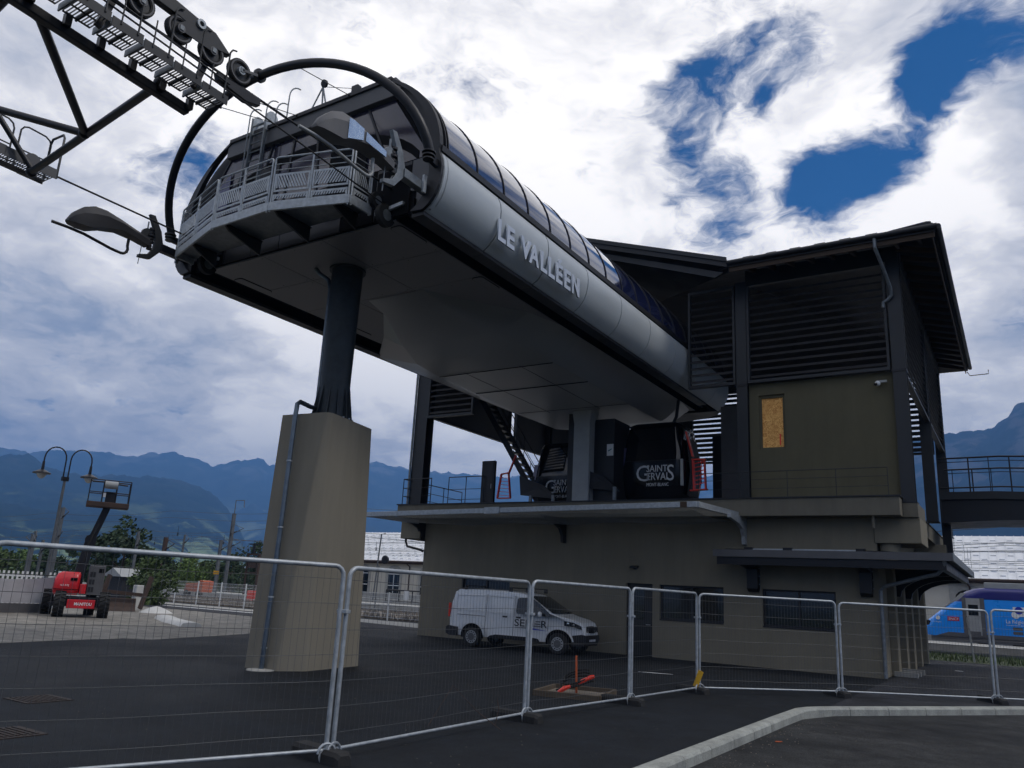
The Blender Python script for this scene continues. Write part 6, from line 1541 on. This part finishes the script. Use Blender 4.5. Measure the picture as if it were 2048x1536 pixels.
for j in range(13):
    y = 11.5+7.4*j/12; zt_ = 1.50-.16*math.sin(math.pi*(j/12*2 % 1))
    rings.append([(-35.2+.04*math.sin(j*1.7), y, .40), (-35.2+.10*math.sin(j*2.3), y, .9), (-35.2+.03*math.sin(j), y, zt_), (-35.23+.03*math.sin(j), y, zt_), (-35.23+.10*math.sin(j*2.3), y, .9), (-35.23+.04*math.sin(j*1.7), y, .40)])
m.loft(rings); m.build('tarpaulin', FABRIC, pf, ang=60)
for y in (11.5, 15.2, 18.95): MB().tube([(-35.25, y, 0), (-35.25, y, 1.58)], .025, 8).build('fence_post', GALV, pf)
MB().tube([(-35.25, 11.5, 1.55), (-35.25, 18.95, 1.55)], .02, 8).build('top_tube', BLACK_STEEL, pf)
MB().box(-35.3, -35.1, 11.5, 18.6, .02, .38).build('base_boards', GREY_D, pf, smooth=False)
gp = thing('guard_post', 'single pale leaning post in the grass verge before the blue train', 'post', (-2.1, 41, 0))
MB().bar((-2.08, 40.95, -.02), (-2.22, 40.95, 1.88), .07, .07).build('shaft', PALE_CONC, gp, smooth=False)

# ---------------------------------------------------------------- street lamp with two shepherd's crook arms
sl = thing('street_lamp', 'tall street lamp with two curved crook arms and hat shaped lanterns', 'street lamp', (-38.9, 20.4, 0))
MB().tube([(-38.9, 20.4, 0), (-38.9, 20.4, 3), (-38.9, 20.4, 6.2)], [.09, .075, .06], 12).build('pole', CATENARY, sl)
du = V(.455, .89, 0)
for s in (-1, 1):
    b = V(-38.9, 20.4, 6.05)+du*.10*s; r = .46
    pts = [b, b+V(0,0,1.0)]+[b+du*s*(r-r*math.cos(R(a)))+V(0,0,1.0+r*1.2*math.sin(R(a))) for a in range(20, 181, 20)]
    e = pts[-1]; pts.append(e+V(0,0,-.35))
    ar_ = MB().tube(pts, .034, 8).build('crook_arm', BLACK_STEEL, sl)
    MB().tube([e+V(0,0,-.2), e+V(0,0,-.62)], [.055, .075], 10).build('socket', BLACK_STEEL, ar_)
    q = e+V(0,0,-.78)
    MB().lathe(q, [(.40, -.02), (.39, .03), (.22, .11), (.10, .18)], 20).build('lantern_hat', BLACK_STEEL, ar_)
    MB().lathe(q, [(.02, -.26), (.12, -.22), (.20, -.10), (.22, -.02)], 16).build('lantern_glass', LAMP_GLASS, ar_)
MB().box(-38.98, -38.82, 20.25, 20.55, 6.0, 6.2).build('arm_collar', BLACK_STEEL, sl, smooth=False)

# ---------------------------------------------------------------- catenary poles and wires
def pole(x, y, h, r, label, arms=(), mat=CATENARY, lean=.0):
    g = thing('catenary_pole', label, 'catenary pole', (x, y, -.05), 'railway poles')
    MB().bar((x, y, -.05), (x+lean, y, h), r*1.2, r*2).build('mast', mat, g, smooth=False)
    for (z, Ln, kind_) in arms:
        a = MB().tube([(x, y, z-.6), (x+Ln, y-.3, z)], .035, 6).build('cantilever', mat, g)
        MB().tube([(x, y, z+.5), (x+Ln, y-.3, z)], .022, 6).build('stay', mat, a)
        ins = MB()
        for q in range(4): ins.disc((x+Ln*(.25+.05*q), y-.1, z-.42+.03*q), (1, 0, .2), .07, .05, 8)
        ins.build('insulator', BLACK_STEEL, a)
    return g
POLES = [(-70.8, 55.6, 8.6, .18, 'tallest grey catenary pole with a small top arm left of the pier', ((7.0, 2.2, 0), (5.6, 2.0, 0))),
         (-67.4, 51.8, 5.5, .15, 'grey catenary pole just left of the tallest one', ((5.0, 1.6, 0),)),
         (-66.3, 44.9, 5.2, .18, 'thick dark rusty catenary pole above the middle fence posts', ((4.6, 1.8, 0),)),
         (-73.5, 51.9, 6.0, .09, 'slim pale pole with hooked top between the dark pole and the tallest pole', ((5.6, 1.2, 0),)),
         (-59.2, 37.6, 5.1, .10, 'slim grey pole rising in front of the big tree', ((4.4, .8, 0),)),
         (-70.7, 37.4, 7.1, .16, 'grey catenary pole right behind the street lamp', ((6.7, 1.6, 0), (5.0, 1.2, 0))),
         (-62.7, 31.3, 4.3, .10, 'slim grey pole left of the street lamp', ((3.8, 1.2, 0),)),
         (-71.2, 36.5, 4.2, .11, 'short grey pole between lamp and slim pole', ((3.7, 1.2, 0),)),
         (-71.5, 35.9, 4.9, .10, 'concrete pole with a dark crossarm left of the street lamp', ((4.5, .9, 0), (4.4, -.9, 0)))]
for i, p in enumerate(POLES): pole(*p[:5], arms=p[5], mat=(RUSTY if i == 2 else CATENARY))
ta = POLES[0]
o = MB().tube([(-70.8, 55.6, 8.5), (-70.8, 55.6, 10.0), (-69.2, 55.4, 9.95), (-69.1, 55.4, 9.2)], .05, 6).build('top_arm', CATENARY); 
top = bpy.data.objects.get('catenary_pole'); o.parent = top; o.location = o.location-top.location
def wire(x0, x1, y, z, sag, r, label, drops=0):
    g = thing('overhead_wire', label, 'wire', (x0, y, z), 'overhead wires')
    n = 24; span = 27.0
    pts = []
    k = int(abs(x1-x0)/2.25)
    for i in range(k+1):
        x = x0+(x1-x0)*i/k; f = (x/span) % 1; pts.append((x, y, z-sag*math.sin(math.pi*f)))
    MB().tube(pts, r, 5).build('conductor', CATENARY, g)
    if drops:
        m = MB()
        for p in pts[::2]: m.tube([p, (p[0], p[1], drops)], r*.6, 4)
        m.build('droppers', CATENARY, g, weld=False)
for y, z1, w_ in ((48.6, 5.3, 'the track nearest the white fence'), (57.2, 5.2, 'the second track behind the white fence'), (60.8, 5.3, 'the third track behind the white fence'), (64.3, 5.25, 'the track of the blue train')):
    wire(-125, 40, y, z1+1.3, .7, .016, 'sagging carrier wire with droppers over '+w_, z1)
    wire(-125, 40, y, z1, .05, .014, 'straight contact wire over '+w_)
wire(-125, -20, 55.4, 9.0, .5, .016, 'highest feeder wire strung from the tallest catenary pole')
wire(-125, -20, 54.9, 8.2, .5, .016, 'second feeder wire below the highest one')
# loose insulators hanging in the spans
ins_rows = [(-62, 48.6, 5.9), (-70, 48.6, 5.9), (-56, 57.2, 5.8), (-74, 57.2, 5.7), (-84, 57.2, 5.8), (-92, 60.8, 5.7), (-66, 64.3, 5.7), (-58, 64.3, 5.8)]
for x, y, z in ins_rows:
    m = MB()
    for q in range(5): m.disc((x, y, z-.06*q), (0, 0, 1), .09, .035, 8)
    m.tube([(x, y, z+.7), (x, y, z-.3)], .02, 5)
    tag(m.build('hanging_insulator', BLACK_STEEL), 'dark ribbed insulator hanging from an overhead wire', 'insulator', 'hanging insulators')
gn = thing('signal_gantry', 'dark rusty signal gantry frame just left of the concrete pier', 'gantry', (-61.5, 51.1, 0))
for dx, dy in ((-.7, 0), (.9, 0), (-.7, 1.4), (.9, 1.4)): MB().bar((-61.5+dx, 51.1+dy, -.05), (-61.5+dx, 51.1+dy, 4.2), .14, .14).build('upright', RUSTY, gn, smooth=False)
for z in (1.2, 2.4, 3.4, 4.1): MB().box(-62.3, -60.5, 51.0, 51.15, z, z+.14).build('crossbeam', RUSTY, gn, smooth=False)
MB().box(-62.0, -60.8, 51.0, 52.4, 2.9, 3.6).build('signal_box', RUSTY, gn, smooth=False)
MB().bar((-61.5, 51.1, 4.1), (-61.5, 51.1, 5.1), .16, .16).build('stub', BLACK_STEEL, gn, smooth=False)
MB().box(-62.2, -60.9, 51.05, 51.15, 5.05, 5.17).build('top_bar', BLACK_STEEL, gn, smooth=False)
os_ = thing('platform_sign', 'orange yellow platform sign on a pole above the white fence', 'sign', (-59.4, 45.6, 0))
MB().tube([(-59.1, 45.62, 0), (-59.1, 45.62, 2.45)], .05, 8).build('post', CATENARY, os_)
MB().box(-59.75, -59.05, 45.57, 45.6, 2.12, 2.42).build('sign_board', YELLOW, os_, smooth=False)
om = thing('orange_machine', 'small orange track machine parked behind the white fence', 'machine', (-60.4, 44.4, 0))
MB().prism([(-61.6, 44.2, .55), (-59.2, 44.2, .55), (-59.1, 44.2, 1.5), (-59.6, 44.2, 1.55), (-60.0, 44.2, 1.3), (-61.5, 44.2, 1.25)], (0, 1.1, 0)).build('body', ORANGE, om, smooth=False, bevel=.05)
for x in (-61.2, -59.6): MB().disc((x, 44.3, .35), (0, 1, 0), .35, .25, 16).build('wheel', RUBBER, om)
sd = thing('small_shed', 'little dark shed with pale pitched roof behind the boom lift', 'shed', (-55.3, 34.3, 0))
MB().box(-56.2, -54.4, 33.9, 35.2, 0, 1.6).build('wall', CHAR, sd, smooth=False)
MB().prism([(-56.5, 33.6, 1.55), (-54.1, 33.6, 1.55), (-55.3, 33.6, 2.15)], (0, 2.0, 0)).build('roof', GREY_L, sd, smooth=False)
for k, (x, y) in enumerate(((-57.0, 47.2), (-55.2, 47.2), (-53.6, 47.2))):
    o = MB().box(x, x+1.1, y, y+.7, 0, .9).build('flower_box', RED, smooth=False, bevel=.05); tag(o, ('leftmost', 'middle', 'rightmost')[k]+' of three red boxes behind the white fence near the pier', 'box', 'red boxes')

# ---------------------------------------------------------------- trees
def tree(name, label, x, y, h, rx, mat, seed, base=.25, conifer=False, n=1500, leaf=.20, group='trees beyond the railway'):
    rnd = random.Random(seed)
    g = thing(name, label, 'tree' if name != 'bush' else 'bush', (x, y, -.05), group)
    tk = MB().tube([(x, y, -.05), (x+rnd.uniform(-.1, .1), y, h*.3), (x+rnd.uniform(-.2, .2), y, h*.62), (x, y, h*.92)], [h*.026, h*.02, h*.012, .01], 8)
    for k in range(7):
        a = rnd.uniform(0, 6.28); z = h*rnd.uniform(base, .7); r = rx*rnd.uniform(.5, .85)
        tk.tube([(x, y, z), (x+math.cos(a)*r*.5, y+math.sin(a)*r*.5, z+h*.08), (x+math.cos(a)*r, y+math.sin(a)*r, z+h*.18)], [h*.01, h*.007, .008], 5)
    tk.build('trunk', BARK, g)
    m = MB(); cl = []
    for k in range(34):
        f = rnd.random()
        z = h*(base+(1-base)*f)
        if conifer: rr = rx*(1-f)**.9
        else: rr = rx*(math.sin(math.pi*min(1, .16+.84*f))**.6)
        a = rnd.uniform(0, 6.28); q = rr*rnd.uniform(.25, .95)
        cl.append((x+math.cos(a)*q, y+math.sin(a)*q, z, rx*rnd.uniform(.18, .38)))
    for _ in range(n):
        cx, cy, cz, cr = rnd.choice(cl)
        d = Vector((rnd.gauss(0, 1), rnd.gauss(0, 1), rnd.gauss(0, .8))); d = d.normalized()*cr*rnd.random()**.4
        p = Vector((cx, cy, cz))+d; s = leaf*rnd.uniform(.5, 1.2)
        u = Vector((rnd.gauss(0, 1), rnd.gauss(0, 1), rnd.gauss(0, 1))).normalized(); v = u.orthogonal().normalized()
        if conifer: v = Vector((d.x, d.y, -.35*cr)).normalized(); u = v.orthogonal().normalized()
        m.add([p-u*s*.5, p+v*s, p+u*s*.5, p-v*s*.7], [(0, 1, 2, 3)])
    m.build('crown', mat, g, smooth=False, weld=False, recalc=False)
    return g
tree('broadleaf_tree', 'big dark broadleaf tree directly behind the boom lift arm', -63.6, 39.4, 5.8, 2.6, LEAF_D, 1, n=3200, leaf=.24)
tree('broadleaf_tree', 'dark tree left of the big one, half behind the boom', -65.6, 38.2, 4.4, 1.9, LEAF_D, 2, n=1800)
tree('broadleaf_tree', 'small dark tree right of the big one', -61.5, 41.9, 3.4, 1.5, LEAF_D, 3, n=1500)
tree('willow_tree', 'yellow green willow tree above the white fence', -73.0, 52.7, 3.8, 1.9, LEAF_Y, 4, n=2200)
tree('willow_tree', 'smaller green willow right of the yellow green one', -76.1, 56.8, 3.3, 1.6, LEAF, 5, n=1600)
tree('conifer', 'dark pointed conifer between the poles and the gantry', -74.4, 59.1, 4.2, 1.3, LEAF_D, 6, base=.05, conifer=True, n=1700)
tree('broadleaf_tree', 'dark leafy tree behind the signal gantry', -77.0, 64.8, 6.0, 2.6, LEAF_D, 7, n=2400)
tree('bush', 'large loose bush growing at the road side before the white fence', -46.0, 30.4, 2.5, 1.6, LEAF, 8, base=.02, n=2600, leaf=.16)
tree('bush', 'small dry bush at the foot of the white fence', -38.8, 35.8, .7, .5, LEAF_Y, 9, base=.02, n=500, leaf=.08)
rnd = random.Random(11)
for k in range(22):
    a = R(-66.5+k*.86+rnd.uniform(-.2, .2)); d = rnd.uniform(105, 135)
    hh = rnd.uniform(2.6, 4.6); ci = rnd.choice((0, 1, 2))
    tree('broadleaf_tree', ('tall ' if hh > 3.6 else 'low ')+('mid green', 'yellow green', 'dark green')[ci]+' tree in the distant row beyond the tracks', math.sin(a)*d, math.cos(a)*d, hh, rnd.uniform(1.8, 2.8), (LEAF, LEAF_Y, LEAF_D)[ci], 30+k, base=.08, n=800, leaf=.34, group='distant row of low trees')
# ---------------------------------------------------------------- valley haze
hz_m = bpy.data.materials.new('valley_haze'); hz_m.use_nodes = True
t = hz_m.node_tree; t.nodes.clear(); ou = t.nodes.new('ShaderNodeOutputMaterial'); pv = t.nodes.new('ShaderNodeVolumePrincipled')
pv.inputs['Color'].default_value = (.17, .43, 1.0, 1); pv.inputs['Density'].default_value = 2.3e-4; pv.inputs['Anisotropy'].default_value = 0.0
t.links.new(pv.outputs[0], ou.inputs['Volume'])
o = MB().box(-9100, 9100, -9100, 9100, -40, 1120).build('haze', hz_m, smooth=False, loc=(0,0,-40)); o['kind'] = 'stuff'
o.display_type = 'WIRE'
